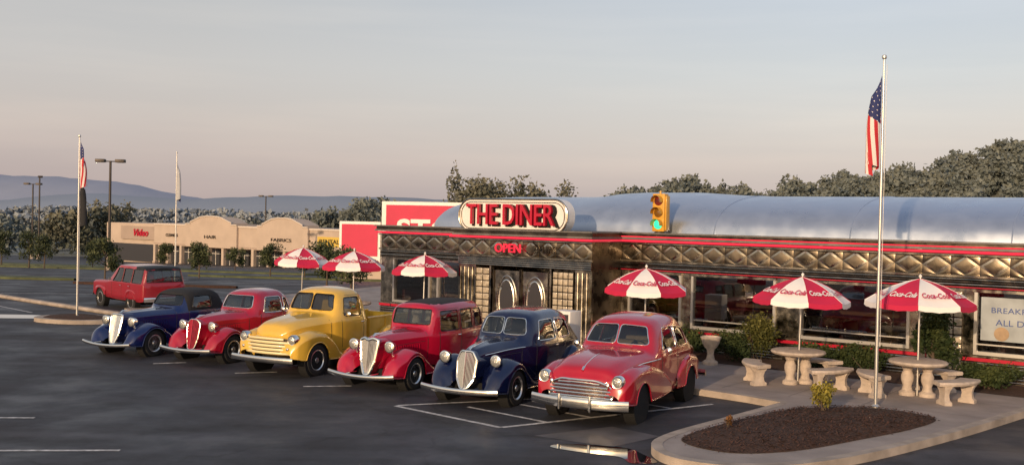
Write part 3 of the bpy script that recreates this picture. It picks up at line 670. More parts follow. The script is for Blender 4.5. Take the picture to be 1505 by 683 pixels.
def stadium(w,h,y,n=12):
    P=[]
    r=h*.92
    for (cx,cz,a0) in ((w-r,h-r,0),(-w+r,h-r,90),(-w+r,-h+r,180),(w-r,-h+r,270)):
        for k in range(n+1): a=A(a0+90*k/n); P.append((sx+cx+r*math.cos(a),y,sz+cz+r*math.sin(a)))
    return P
s.loft([stadium(sw_,sh,VY-.10),stadium(sw_,sh,VY-.02),stadium(sw_,sh,VY+.28)],'white',smooth=False)
s.tube(stadium(sw_-.01,sh-.01,VY-.11),.028,'steel',seg=8,closed=True); s.tube(stadium(sw_-.10,sh-.10,VY-.115),.012,'steeld',seg=6,closed=True)
add_text(s,'THE DINER','dark',(sx+.05,VY-.125,sz-.03),(1,0,0),(0,0,1),size=.90,extrude=.015,offset=.022,width=3.34,space=.95)
add_text(s,'THE DINER','redp',(sx,VY-.20,sz),(1,0,0),(0,0,1),size=.86,extrude=.05,offset=.008,width=3.2,space=.95)
for x in (5.6,8.2): s.box(x-.04,x+.04,VY+.05,VY+.12,3.36,3.3+.03,'steeld')
s.build('roof_sign',D)
r=MB(); rings=[]
prof=[(1.0,.04),(1.12,.35),(1.4,.62),(1.9,.82),(2.6,.92),(3.4,.95),(6.6,.96),(7.4,.99),(7.9,1.06),(8.6,1.09),(10.4,1.09),(11.4,1.04),(12.4,1.0)]
for k in range(1,10): prof.append((12.4+k*1.25,1.0))
prof+=[(24.4,.94),(25.2,.82),(25.9,.62),(26.2,.35),(26.3,.04)]
for x,hh in prof:
    rings.append([(x,3.75-(3.45*min(1,.35+.65*hh))*math.cos(a),3.30+1.20*hh*math.sin(a)**.8) for a in np.linspace(0.001,math.pi-.001,25)])
r.loft(rings,'roofm',closed=False)
for x in (12.4,16.15,19.9):
    r.tube([(x,3.75-3.46*math.cos(a),3.305+1.20*math.sin(a)**.8) for a in np.linspace(0.02,math.pi-.02,25)],.014,'roofm',seg=6)
r.box(.1,LEN-.1,.3,DEP,3.14,3.30,'roofd')
r.build('barrel_roof',D)
n=MB()
n.box(.3,LEN-.3,4.6,4.7,.1,3.0,'wall'); n.box(1,25,3.4,3.9,.1,1.05,'steel'); n.box(.9,25.1,3.3,4.0,1.05,1.10,'maroon')
for k in range(24):
    x=1.5+k; n.lathe([(.18,.0),(.18,.06),(.03,.07),(.03,.5),(.16,.52),(.17,.6),(0,.61)],(x,2.9,.1),(0,0,1),'maroon',seg=14)
for k in range(13):
    x=.7+k*1.9
    if 5<x<9.5: continue
    n.box(x,x+.12,.35,1.5,.1,1.2,'maroon',.03); n.box(x+.12,x+.5,.35,1.5,.1,.5,'maroon',.03); n.box(x+.75,x+1.35,.35,1.45,.78,.82,'seat',.01); n.tube([(x+1.05,.9,.1),(x+1.05,.9,.78)],.04,'chrome')
    n.tube([(x+1.05,.9,2.0),(x+1.05,.9,3.0)],.008,'black',seg=4)
    n.lathe([(.02,.2),(.05,.19),(.16,.0),(.15,.0)],(x+1.05,.9,1.82),(0,0,1),'seat',seg=16); n.lathe([(.0,.0),(.06,.03),(.06,.1),(0,.12)],(x+1.05,.9,1.80),(0,0,1),'lampw',seg=10)
for k in range(40):
    x=1+k*.62; z=1.5+random.random()*.7; n.box(x,x+.3+random.random()*.15,4.57,4.598,z,z+.25+random.random()*.3,random.choice(['steel','cream','maroon','seat','grey','storeg']))
n.build('interior',D)
p=MB(); p.box(19.35,20.9,-.02,.0,1.10,2.1,'poster'); add_text(p,'BREAKFAST','blue',(20.12,-.03,1.80),(1,0,0),(0,0,1),size=.18,width=1.1); add_text(p,'ALL DAY','blue',(20.12,-.03,1.52),(1,0,0),(0,0,1),size=.20,width=.9)
p.lathe([(.16,0),(.16,.01),(0,.012)],(19.8,-.022,1.27),(0,-1,0),'seat',seg=20); p.lathe([(.12,0),(.12,.01),(0,.012)],(20.4,-.022,1.27),(0,-1,0),'yel',seg=20)
p.build('breakfast_banner',D)
v=MB(); gblock(17.95,18.95,.35,2.2,-.03); v.build('glass_block_panel',D)
T=empty('traffic_light',(-4.52+10.9*.7986-.05*.6018,35.32-10.9*.6018-.05*.7986,3.362),A(-37))
q=MB(); q.lathe([(.15,0),(.15,.03),(.04,.05),(.04,.12)],(0,0,0),(0,0,1),'bronze',seg=16)
q.box(-.19,.19,-.11,.13,.04,1.10,'tyel',.02)
q.box(.192,.24,-.08,.12,.08,1.04,'tyel',.01)
for i,(z,m) in enumerate(((.90,'redl'),(.57,'yell'),(.24,'green'))):
    q.lathe([(.135,.0),(.12,.01),(.06,.03),(0,.035)],(0,-.112,z),(0,-1,0),m,seg=24)
    P0=[(.15*math.cos(a),-.11,z+.15*math.sin(a)) for a in np.linspace(-.25,math.pi+.25,20)]; P1=[(x*.97,y-.2,zz+.0) for x,y,zz in P0]
    q.loft([P0,P1],'tyel',closed=False)
add_text(q,'STOP','black',(0,-.15,.90),(1,0,0),(0,0,1),size=.1,width=.18,extrude=.002)
q.tube([(0,0,1.10),(0,0,1.18)],.03,'tyel')
q.build('signal_head',T)
# ------------------------------------------------------------------ pavement, kerbs
def extrude_poly(P,z0,z1,mtop,mside,name):
    mb=MB(); n=len(P)
    bm=bmesh.new(); vs=[bm.verts.new((x,y,z1)) for x,y in P]; f=bm.faces.new(vs); bmesh.ops.triangulate(bm,faces=[f]); bm.verts.index_update()
    mb.add([v.co[:] for v in bm.verts],[[v.index for v in f.verts] for f in bm.faces],mtop); bm.free()
    mb.add([(x,y,z0) for x,y in P]+[(x,y,z1) for x,y in P],[(i,(i+1)%n,(i+1)%n+n,i+n) for i in range(n)],mside)
    return mb.build(name)
SW=[(-14.,37.0),(-12.,33.9),(-4,28.2),(0,25.0),(4.07,21.75),(4.9,21.0),(5.45,20.35)]
tip=catmull([(5.45,20.35),(4.2,18.9),(2.75,17.2),(2.3,16.2),(2.6,15.3),(3.7,14.95),(5.3,15.7),(7.78,17.75),(10.17,20.0)],6)
SW=SW[:-1]+[(p[0],p[1]) for p in tip]+[(16,25.5),(30,38.5),(24,52),(-2,60)]
extrude_poly(SW,-.02,.13,'conc','kerb','pavement')
kb=MB(); edge=[(a,b) for a,b in SW[:-3]]
off=[]
for i in range(len(edge)):
    a=Vector(edge[max(0,i-1)]); b=Vector(edge[min(len(edge)-1,i+1)]); d=(b-a).normalized(); nrm=Vector((-d.y,d.x))
    off.append((Vector(edge[i])+nrm*.17,Vector(edge[i])-nrm*.012))
kb.loft([[(o[0].x,o[0].y,.136),(o[1].x+.0,o[1].y,.136),(o[1].x,o[1].y,-.01)] for o in off],'kerb',closed=False,smooth=False)
kb.build('kerb')
jm=MB(); d=Vector((.7986,-.6018)); nn=Vector((.6018,.7986))
for k in range(-9,3):
    o=Vector((4.6,22.0))+d*(k*1.5); e=o+nn*5.0
    jm.add([(*(o+d*.008),.1345),(*(o-d*.008),.1345),(*(e-d*.008),.1345),(*(e+d*.008),.1345)],[(0,1,2,3)],'roofb')
for k in (0.,1.7,3.4):
    o=Vector((4.6,22.0))+nn*(k+.3)-d*12; e=o+d*24
    jm.add([(*(o+nn*.008),.1352),(*(o-nn*.008),.1352),(*(e-nn*.008),.1352),(*(e+nn*.008),.1352)],[(0,1,2,3)],'roofb')
jm.build('pavement_joints')
def mound(name,P,zb,h,m,nr=8):
    cx=sum(p[0] for p in P)/len(P); cy=sum(p[1] for p in P)/len(P); mb=MB(); rings=[]
    for k in range(nr+1):
        s_=1-k/nr*.985; rings.append([(cx+(x-cx)*s_,cy+(y-cy)*s_,zb+h*math.sin((1-s_)*math.pi/2)**.6+random.uniform(-.012,.012)*(k>0)) for x,y in P])
    mb.loft(rings,m,cap=False); return mb.build(name)
bedP=catmull([(2.86,16.75),(4.2,18.45),(5.7,19.75),(7.2,19.9),(7.95,19.0),(7.2,18.0),(5.8,16.9),(4.5,16.0),(3.4,15.8)],8,closed=True)
mound('mulch_bed',bedP,.137,.14,'mulch')
def chips(name,P,z,n,size,m,h=.14,tmax=.97):
    mb=MB(); xs=[p[0] for p in P]; ys=[p[1] for p in P]
    cx=sum(xs)/len(xs); cy=sum(ys)/len(ys)
    for i in range(n):
        j=random.randrange(len(P)); t=math.sqrt(random.random())*tmax; a=P[j]; b=P[(j+1)%len(P)]; u=random.random()
        px=a[0]*(1-u)+b[0]*u; py=a[1]*(1-u)+b[1]*u; x=cx+(px-cx)*t; y=cy+(py-cy)*t
        zz=z+h*math.sin(max(0,1-t)*math.pi/2)**.6; an=random.random()*6.28; L=size*(.5+random.random()); c,s_=math.cos(an)*L,math.sin(an)*L
        mb.add([(x-c,y-s_,zz),(x+s_*.3,y-c*.3,zz+.01),(x+c,y+s_,zz+random.random()*.035),(x-s_*.3,y+c*.3,zz+.012)],[(0,1,2,3)],m)
    return mb.build(name,recalc=False)
M['chip']=mat('bark_chip',(.085,.036,.02),.9,var=.5,vs=30)
chips('bark_chips',bedP,.145,3200,.035,'chip',tmax=1.0)
chips('spilt_bark',bedP,.137,160,.025,'chip',h=0,tmax=1.06)
isl=catmull([(-15.6,34.0),(-14.6,34.7),(-13.2,34.0),(-12.9,33.1),(-14.0,32.6),(-15.4,33.1)],5,closed=True)
extrude_poly(isl,-.02,.13,'kerb','kerb','traffic_island'); mound('mulch_bed',[( -14.2+(x+14.2)*.8,33.6+(y-33.6)*.8) for x,y in isl],.135,.08,'mulch')
k2=MB(); k2.tube([(-22,42.8,.05),(-18,39.3,.05),(-13.6,35.6,.05)],.14,'kerb',seg=8,rz=.09); k2.build('parking_kerb')
def strip(name,pts,wd,m,dz=.12):
    mb=MB(); P=catmull(pts,6); L=[];R=[]
    for i,p in enumerate(P):
        a=Vector(P[max(0,i-1)]);b=Vector(P[min(len(P)-1,i+1)]);dd=(b-a).normalized();n_=Vector((-dd.y,dd.x)); k=wd*math.sqrt(max(.02,1-(2*i/(len(P)-1)-1)**6))
        L.append(Vector(p)+n_*k);R.append(Vector(p)-n_*k)
    mb.loft([[(a.x,a.y,zg(a.y)-.03),(a.x,a.y,zg(a.y)+dz),(b.x,b.y,zg(b.y)+dz),(b.x,b.y,zg(b.y)-.03)] for a,b in zip(L,R)],m,closed=False,smooth=False)
    return mb.build(name)
strip('grass_verge',[(-44,66),(-34,63.5),(-26,61)],1.5,'grass')
strip('grass_verge',[(-75,118),(-58,108),(-40,100),(-30,94)],3.2,'grass')
strip('grass_verge',[(-58,98),(-40,93),(-26,90),(-8,84)],1.8,'grass')
strip('grass_verge',[(-24,76),(-17,74),(-8,72)],1.1,'grass')
strip('grass_verge',[(-24,56),(-19,55),(-14.5,54)],.7,'mulch')
pl=MB()
def line(a,b,wd=.05,z=.006):
    a=Vector(a);b=Vector(b);d_=(b-a).normalized();n_=Vector((-d_.y,d_.x))*wd
    pl.add([(*(a+n_),z+zg(a.y)),(*(a-n_),z+zg(a.y)),(*(b-n_),z+zg(b.y)),(*(b+n_),z+zg(b.y))],[(0,1,2,3)],'paint')
line((-2.2,19.8),(-.13,17.95)); line((-.10,17.97),(4.15,20.7),.05,.0065); line((-2.15,19.84),(.6,20.9),.05,.007)
for k in range(1,5):
    t_=k/5; a=(-.13+t_*4.2,17.95+t_*2.72); line(a,(a[0]-1.5,a[1]+1.35),.045,.0075)
line((-8.95,17.9),(-8.35,17.95)); line((-10.5,15.2),(-5.96,15.65)); line((-4.4,21.8),(-3.4,22.0)); line((-6.3,23.4),(-5.4,23.7)); line((-8.6,24.6),(-7.9,24.9))
line((-19.5,38.5),(-16.9,36.0)); line((-22,44),(-17.5,44.5));line((-24,42),(-20.3,40.0))
for k in range(9): line((-26-k*3.0,54+k*1.6),(-29.2-k*3.0,50.5+k*1.6),.06)
for k in range(8): line((-12-k*3,64+k*.8),(-14.5-k*3,60+k*.8),.06)
pl.build('parking_lines')
def sheet(name,P,z,m):
    mb=MB(); mb.add([(x,y,z) for x,y in P],[tuple(range(len(P)))],m); return mb.build(name)
M['patch']=mat('pale_asphalt_patch',(.085,.08,.083),.5,var=.35,vs=2,bump=.3,bs=50)  # paler than the surrounding asphalt
M['water']=mat('puddle_water',(.02,.02,.022),.03,0,1,spec=1)
sheet('asphalt_patch',[(.45,17.35),(1.87,18.25),(2.62,17.5),(1.7,16.6)],.0045,'patch')
sheet('puddle',catmull([(1.0,16.75),(1.9,16.55),(2.15,16.1),(2.3,15.6),(1.9,15.5),(1.75,15.9),(1.3,16.1),(.7,16.5)],6,closed=True),.008,'water')
sheet('puddle',catmull([(-19.5,34.8),(-16.5,35.2),(-14.8,34.4),(-16.8,34.0),(-19,34.0)],6,closed=True),.008,'water')
gm=bpy.data.materials.new('asphalt_and_fields'); gm.use_nodes=True; nt=gm.node_tree; b=nt.nodes['Principled BSDF']
tc=nt.nodes.new('ShaderNodeTexCoord')
def noise(sc,det=6,rg=.6):
    n_=nt.nodes.new('ShaderNodeTexNoise'); n_.inputs['Scale'].default_value=sc; n_.inputs['Detail'].default_value=det; n_.inputs['Roughness'].default_value=rg
    nt.links.new(tc.outputs['Object'],n_.inputs['Vector']); return n_.outputs['Fac']
def ramp(src,stops):
    r_=nt.nodes.new('ShaderNodeValToRGB'); el=r_.color_ramp.elements
    while len(el)<len(stops): el.new(.5)
    for e,(p_,c_) in zip(el,stops): e.position=p_; e.color=(*c_,1) if len(c_)==3 else c_
    nt.links.new(src,r_.inputs[0]); return r_.outputs[0]
def mixc(a,b_,f,mode='MIX'):
    x_=nt.nodes.new('ShaderNodeMix'); x_.data_type='RGBA'; x_.blend_type=mode
    if isinstance(f,float): x_.inputs[0].default_value=f
    else: nt.links.new(f,x_.inputs[0])
    for s_,i in ((a,6),(b_,7)):
        if isinstance(s_,tuple): x_.inputs[i].default_value=(*s_,1)
        else: nt.links.new(s_,x_.inputs[i])
    return x_.outputs[2]
base=ramp(noise(.22,8),[(.3,(.016,.017,.023)),(.5,(.028,.029,.036)),(.7,(.050,.050,.057))])
base=mixc(base,ramp(noise(90,2),[(.35,(.5,.5,.5)),(.7,(1.6,1.6,1.6))]),.8,'MULTIPLY')
vo=nt.nodes.new('ShaderNodeTexVoronoi'); vo.feature='DISTANCE_TO_EDGE'; vo.inputs['Scale'].default_value=.16
wn=nt.nodes.new('ShaderNodeTexNoise'); wn.inputs['Scale'].default_value=1.2; nt.links.new(tc.outputs['Object'],wn.inputs['Vector'])
vm=nt.nodes.new('ShaderNodeVectorMath'); vm.operation='MULTIPLY_ADD'; vm.inputs[1].default_value=(1.5,1.5,0); nt.links.new(wn.outputs['Color'],vm.inputs[0]); nt.links.new(tc.outputs['Object'],vm.inputs[2]); nt.links.new(vm.outputs[0],vo.inputs['Vector'])
base=mixc(base,ramp(vo.outputs['Distance'],[(0,(.35,.35,.35)),(.009,(1,1,1))]),.85,'MULTIPLY')
base=mixc(base,ramp(noise(.9,4),[(.54,(1,1,1)),(.66,(.5,.5,.5))]),.85,'MULTIPLY')
mpg=nt.nodes.new('ShaderNodeMapping'); mpg.inputs['Rotation'].default_value=(0,0,.6); mpg.inputs['Scale'].default_value=(.12,1.4,1); nt.links.new(tc.outputs['Object'],mpg.inputs[0])
ns=nt.nodes.new('ShaderNodeTexNoise'); ns.inputs['Scale'].default_value=1.0; ns.inputs['Detail'].default_value=3; nt.links.new(mpg.outputs[0],ns.inputs['Vector'])
base=mixc(base,ramp(ns.outputs['Fac'],[(.4,(.75,.75,.75)),(.62,(1.5,1.48,1.45))]),.8,'MULTIPLY')
sep=nt.nodes.new('ShaderNodeSeparateXYZ'); nt.links.new(tc.outputs['Object'],sep.inputs[0])
mr=nt.nodes.new('ShaderNodeMapRange'); mr.inputs[1].default_value=158; mr.inputs[2].default_value=162; nt.links.new(sep.outputs[1],mr.inputs[0])
base=mixc(base,ramp(noise(.02,5),[(.35,(.16,.18,.15)),(.65,(.24,.24,.21))]),mr.outputs[0])  # fields beyond the lot, with haze put into their green
nt.links.new(base,b.inputs['Base Color'])
rr=nt.nodes.new('ShaderNodeMapRange'); rr.inputs[1].default_value=.35; rr.inputs[2].default_value=.7; rr.inputs[3].default_value=.45; rr.inputs[4].default_value=.9; nt.links.new(noise(.5,5),rr.inputs[0]); nt.links.new(rr.outputs[0],b.inputs['Roughness'])
bp=nt.nodes.new('ShaderNodeBump'); bp.inputs['Strength'].default_value=.5; bp.inputs['Distance'].default_value=.01; nt.links.new(noise(70,4),bp.inputs['Height']); nt.links.new(bp.outputs[0],b.inputs['Normal'])
M['ground']=gm
mb=MB(); ys=[-400,44.8,150,400,7000]; v_=[]
for y in ys:
    for x in (-6000,6000): v_.append((x,y,zg(y)))
mb.add(v_,[(2*i,2*i+1,2*i+3,2*i+2) for i in range(len(ys)-1)],'ground'); mb.build('ground')
# ------------------------------------------------------------------ umbrellas / tables
def umbrella(x,y,z0=.13,rot=0,R=1.06,top=2.52):
    E=empty('patio_umbrella',(x,y,z0),A(rot)); u=MB(); zt=top-z0; zr=zt-.50; N=8
    E.rotation_euler=(A(random.uniform(-2,2)),A(random.uniform(-2,2)),A(rot))
    for k in range(N):
        a0=2*math.pi*k/N; a1=2*math.pi*(k+1)/N; red=(k%2==0); m='redc' if red else 'whitec'
        p0=Vector((0,0,zt)); pa=Vector((R*math.cos(a0),R*math.sin(a0),zr)); pb=Vector((R*math.cos(a1),R*math.sin(a1),zr))
        rows=[]
        for i in range(9):
            t_=i/8; row=[]
            for j in range(7):
                s_=j/6; q_=p0.lerp(pa.lerp(pb,s_),t_); sag=.07*math.sin(math.pi*t_); q_=q_+Vector((0,0,sag-.035*math.sin(math.pi*s_)*t_)); row.append(tuple(q_))
            rows.append(row)
        rows.append([(p[0]*1.01,p[1]*1.01,p[2]-.10-.012*(j%2)) for j,p in enumerate(rows[-1])])
        u.loft(rows,m,closed=False,smooth=True)
        mid=(pa+pb)/2; X=(pb-pa).normalized(); Yv=(p0-mid).normalized(); nrm=X.cross(Yv)
        O=mid+Yv*.27+nrm*.062+Vector((0,0,.012))
        add_text(u,'Coca-Cola','whitec' if red else 'redc',O,X,Yv+nrm*.10,size=.24,shear=.35,offset=.006,width=.56)
        u.tube([tuple(p0),tuple(p0.lerp(pa,.25)+Vector((0,0,.052))),tuple(p0.lerp(pa,.5)+Vector((0,0,.072))),tuple(p0.lerp(pa,.75)+Vector((0,0,.052))),tuple(pa)],.007,m,seg=5)
        u.tube([tuple(p0.lerp(pa,.05)-Vector((0,0,.03))),tuple(pa-Vector((0,0,.02)))],.008,'alum',seg=5)
    u.tube([(0,0,0),(0,0,zt+.06)],.022,'alum',seg=10); u.lathe([(.03,0),(.035,.03),(0,.07)],(0,0,zt+.03),(0,0,1),'white',seg=10)
    u.build('canopy_and_pole',E,recalc=False)
def table(x,y,rot=0):
    E=empty('concrete_table',(x,y,.13),A(rot)); t_=MB()
    t_.lathe([(.0,.66),(.54,.66),(.58,.68),(.60,.71),(.58,.745),(.54,.755),(0,.76)],(0,0,0),(0,0,1),'stone',seg=40)
    for s_ in (-.2,.2):
        t_.lathe([(.17,0),(.17,.07),(.11,.11),(.09,.2),(.13,.33),(.13,.42),(.09,.52),(.13,.6),(.17,.67)],(s_,0,0),(0,0,1),'stone',seg=16)
    t_.build('table',E)
def bench(cx,cy,r,a0,a1):
    E=empty('concrete_bench',(cx,cy,.13),0); t_=MB(); rings=[]
    for a in np.linspace(A(a0),A(a1),18):
        c,s_=math.cos(a),math.sin(a); rings.append([((r-.19)*c,(r-.19)*s_,.39),((r+.19)*c,(r+.19)*s_,.39),((r+.21)*c,(r+.21)*s_,.43),((r+.19)*c,(r+.19)*s_,.47),((r-.19)*c,(r-.19)*s_,.47),((r-.21)*c,(r-.21)*s_,.43)])
    t_.loft(rings,'stone',smooth=False)
    for a in (A(a0+(a1-a0)*.17),A(a0+(a1-a0)*.83)):
        c,s_=math.cos(a),math.sin(a); e1=Vector((c,s_,0)); e2=Vector((-s_,c,0))
        rr_=[]
        for z,k in ((0,1.0),(.06,1.0),(.1,.7),(.2,.6),(.3,.75),(.36,1.0),(.388,1.0)):
            o=e1*r; rr_.append([tuple(o+e1*.16*k*u1+e2*.08*k*u2+Vector((0,0,z))) for u1,u2 in ((-1,-1),(1,-1),(1,1),(-1,1))])
        t_.loft(rr_,'stone',smooth=False)
    t_.build('bench_slab_and_legs',E)
umbrella(6.46,22.8,rot=-8); table(6.46,22.8,20)
umbrella(8.62,21.5,rot=22,R=1.10,top=2.60); table(8.62,21.5,-30)
for cx,cy,off_ in ((6.46,22.8,0),(8.62,21.5,0)):
    for a in (-62,50,180): bench(cx,cy,1.02,a+off_-30,a+off_+30)
umbrella(3.35,25.4,rot=12); table(3.35,25.4)
umbrella(-2.65,30.9,rot=5,R=.98); table(-2.65,30.9)
umbrella(-5.1,33.0,rot=20,R=1.02); table(-5.1,33.0)
umbrella(-7.4,36.0,z0=0.0,rot=0,R=1.0,top=2.5)
E=empty('planter_urn',(5.05,25.6,.13)); E.scale=(.8,.8,.88); q=MB(); q.lathe([(.24,0),(.24,.08),(.14,.14),(.10,.3),(.12,.42),(.2,.5),(.27,.62),(.30,.72),(.33,.78),(.28,.80),(.25,.74),(0,.72)],(0,0,0),(0,0,1),'stone',seg=24); q.build('urn',E)
E=empty('newspaper_box',(1.42,25.6,.13),A(-40)); q=MB(); q.box(-.28,.28,-.24,.24,.5,1.28,'white',.02); q.box(-.23,.23,-.252,-.242,.85,1.2,'storeg'); q.box(-.23,.23,-.256,-.243,.56,.8,'blue'); add_text(q,'NEWS','white',(0,-.262,.68),(1,0,0),(0,0,1),size=.18,width=.36,offset=.003)
q.tube([(0,0,0),(0,0,.5)],.06,'black'); q.box(-.22,.22,-.2,.2,0,.04,'black'); q.build('cabinet',E)
# ------------------------------------------------------------------ flag poles
def flag(E,ztop,hoist,drop,width,kind,seedv,sgn=-1):
    mb=MB(); NU,NV=84,39; ph=random.Random(seedv).random()*6; pts=[]
    for i in range(NU+1):
        u=i/NU
        for j in range(NV+1):
            v=j/NV
            k=min(1,u*5)
            x=sgn*(.035+width*(.5-.45*math.cos(v*8.2+u*1.3+ph))*k*(.45+.55*math.sin(min(1,u*1.5)*math.pi/2)))
            y=.08*math.sin(v*8.2+u*1.3+ph)*k
            z=ztop-v*hoist*(1-.72*u**.7)-u*drop
            pts.append((x,y,z))
    for i in range(NU):
        for j in range(NV):
            a=i*(NV+1)+j; q_=(a,a+1,a+NV+2,a+NV+1); u=i/NU; v=j/NV
            if kind=='us':
                if u<.4 and v<7/13: m='fwhite' if (i%6==3 and j%4==2) else 'fblue'
                else: m='fred' if int(v*13)%2==0 else 'fwhite'
            elif kind=='black': m='fwhite' if (.45<u<.6 and .4<v<.55) else 'fblack'
            else: m='fpale' if v<.8 else 'fblue'
            mb.add([pts[k] for k in q_],[(0,1,2,3)],m,True)
    ob=mb.build('flag_'+kind,E,recalc=False)
    bm=bmesh.new(); bm.from_mesh(ob.data); bmesh.ops.remove_doubles(bm,verts=bm.verts,dist=.0005); bm.to_mesh(ob.data); bm.free()
def pole(x,y,z0,h,r=.035,flags=()):
    E=empty('flagpole',(x,y,z0)); q=MB(); q.tube([(0,0,0),(0,0,h*.5),(0,0,h)],[r,r*.85,r*.55],'alum',seg=14)
    q.lathe([(.09,0),(.09,.04),(.05,.08)],(0,0,0),(0,0,1),'alum',seg=16); q.lathe([(0,0),(.04,.015),(.05,.05),(.04,.085),(0,.1)],(0,0,h),(0,0,1),'alum',seg=14)
    q.tube([(.05,-.02,h-.1),(.05,-.02,1.2)],.005,'white',seg=4); q.build('pole',E)
    for f in flags: flag(E,*f)
pole(7.19,19.95,.13,6.8,.035,[(6.50,.95,1.70,.30,'us',3)])
pole(-14.24,33.5,.13,5.9,.035,[(5.80,.9,1.35,.24,'us',5,1),(4.45,.8,1.25,.26,'black',9,1)])
pole(-20.07,60.9,zg(60.9),7.7,.045,[(7.4,1.1,2.3,.26,'state',2,1)])
def lamp(x,y,h,heads=2,rot=0):
    E=empty('street_lamp',(x,y,zg(y)),A(rot)); q=MB(); q.lathe([(.3,0),(.3,.7),(.12,.72)],(0,0,0),(0,0,1),'kerb',seg=16); q.tube([(0,0,.7),(0,0,h)],[.13,.10],'bronze',seg=10)
    q.tube([(-.8*(heads>1),0,h-.05),(.8,0,h-.05)],.05,'bronze')
    for s_ in ((1,-1) if heads>1 else (1,)): q.box(*sorted((.45*s_,1.25*s_)),-.3,.3,h-.14,h+.14,'bronze',.03); q.box(*sorted((.6*s_,1.1*s_)),-.2,.2,h-.16,h-.142,'lens')
    q.build('lamp_post',E)
lamp(-35.5,90,9.6,2,5); lamp(-70.5,150,11.0,2,5); lamp(-68.6,148,11.9,1,-60); lamp(-43.5,180,10.4,2,0)
# ------------------------------------------------------------------ shopping centre
Mm=empty('shopping_centre',(-50.7,138,-3.7),A(-37.3)); q=MB(); Lm=42
q.box(0,Lm,2.2,20,0,5.2,'stucco2'); q.box(-.3,Lm+.3,1.9,20.3,5.2,5.45,'roofb')
def ped(x0,x1,h):
    w_=x1-x0; P=[(x0,2.9),(x1,2.9),(x1,5.75),(x1-w_*.10,5.75),(x1-w_*.10,6.0),(x1-w_*.30,h-.12),(x1-w_*.42,h),(x0+w_*.42,h),(x0+w_*.30,h-.12),(x0+w_*.10,6.0),(x0+w_*.10,5.75),(x0,5.75)]
    n_=len(P); q.add([(x,-.3,z) for x,z in P]+[(x,2.2,z) for x,z in P],[tuple(range(n_)),tuple(range(n_,2*n_))]+[(i,(i+1)%n_,(i+1)%n_+n_,i+n_) for i in range(n_)],'stucco')
    q.tube([(x,-.33,z+.04) for x,z in P[2:]],.09,'cream2',seg=6)
q.box(4,11.3,0,2.2,2.9,5.5,'stucco'); q.box(21.7,25.6,0,2.2,2.9,5.5,'stucco'); q.box(34.6,Lm,0,2.2,2.9,5.5,'stucco')
for a,b_ in ((4,11.3),(21.7,25.6),(34.6,Lm)): q.box(a,b_,-.12,2.2,5.5,5.7,'cream2'); q.box(a,b_,-.05,2.15,3.0,3.15,'stucco2')
ped(11.3,21.7,6.75); ped(25.6,34.6,6.75)
for x in np.arange(4.2,Lm,2.9): q.box(x-.22,x+.22,-.1,.35,0,2.9,'stucco'); q.box(x-.3,x+.3,-.17,.42,0,.7,'stucco2')
for x in np.arange(4.6,Lm-2,2.9): q.box(x,x+2.2,2.15,2.19,.35,2.6,'storeg'); q.box(x+1.05,x+1.12,2.1,2.14,.35,2.6,'white'); q.box(x,x+2.2,2.1,2.14,2.0,2.06,'white')
q.box(-9,4,1,20,0,5.6,'stucco'); q.box(-5,4,.7,.99,3.4,5.2,'stucco2'); add_text(q,'Video','redp',(-.2,.6,4.3),(1,0,0),(0,0,1),size=1.3,shear=.3,extrude=.05,offset=.03,width=3.4); q.box(-8,3,.9,.98,.4,2.8,'storeg')
for t_,x,m,ww in (('CLEANERS',8,'bronze',2.6),('HAIR',16.5,'bronze',2.4),('FABRICS',30,'bronze',3.6)): add_text(q,t_,m,(x,-.36 if x>11 and x<21 or x>25 else -.06,4.2),(1,0,0),(0,0,1),size=.55,extrude=.04,width=ww)
q.box(36,40,-.1,-.01,3.7,4.8,'yel'); add_text(q,'RENTAL','fblack',(38,-.15,4.25),(1,0,0),(0,0,1),size=.7,extrude=.02,width=3.2)
q.build('building',Mm)
St=empty('store_building',(-12.6,75,-1.4),A(-14)); q=MB()
q.box(0,3.3,.3,22,0,4.4,'stucco'); q.box(3.4,30,.3,22,0,5.8,'stucco'); q.box(0,3.2,-.2,.299,1.2,4.6,'white'); q.box(.2,3.0,-.25,-.201,2.1,4.4,'pink')
q.box(3.4,16.5,-.5,.299,1.0,6.1,'white'); q.box(3.75,16.2,-.56,-.501,2.4,5.85,'pink'); 
add_text(q,'STORES','white',(8.7,-.60,4.0),(1,0,0),(0,0,1),size=2.1,extrude=.04,offset=.05,width=8.2)
q.build('building',St)
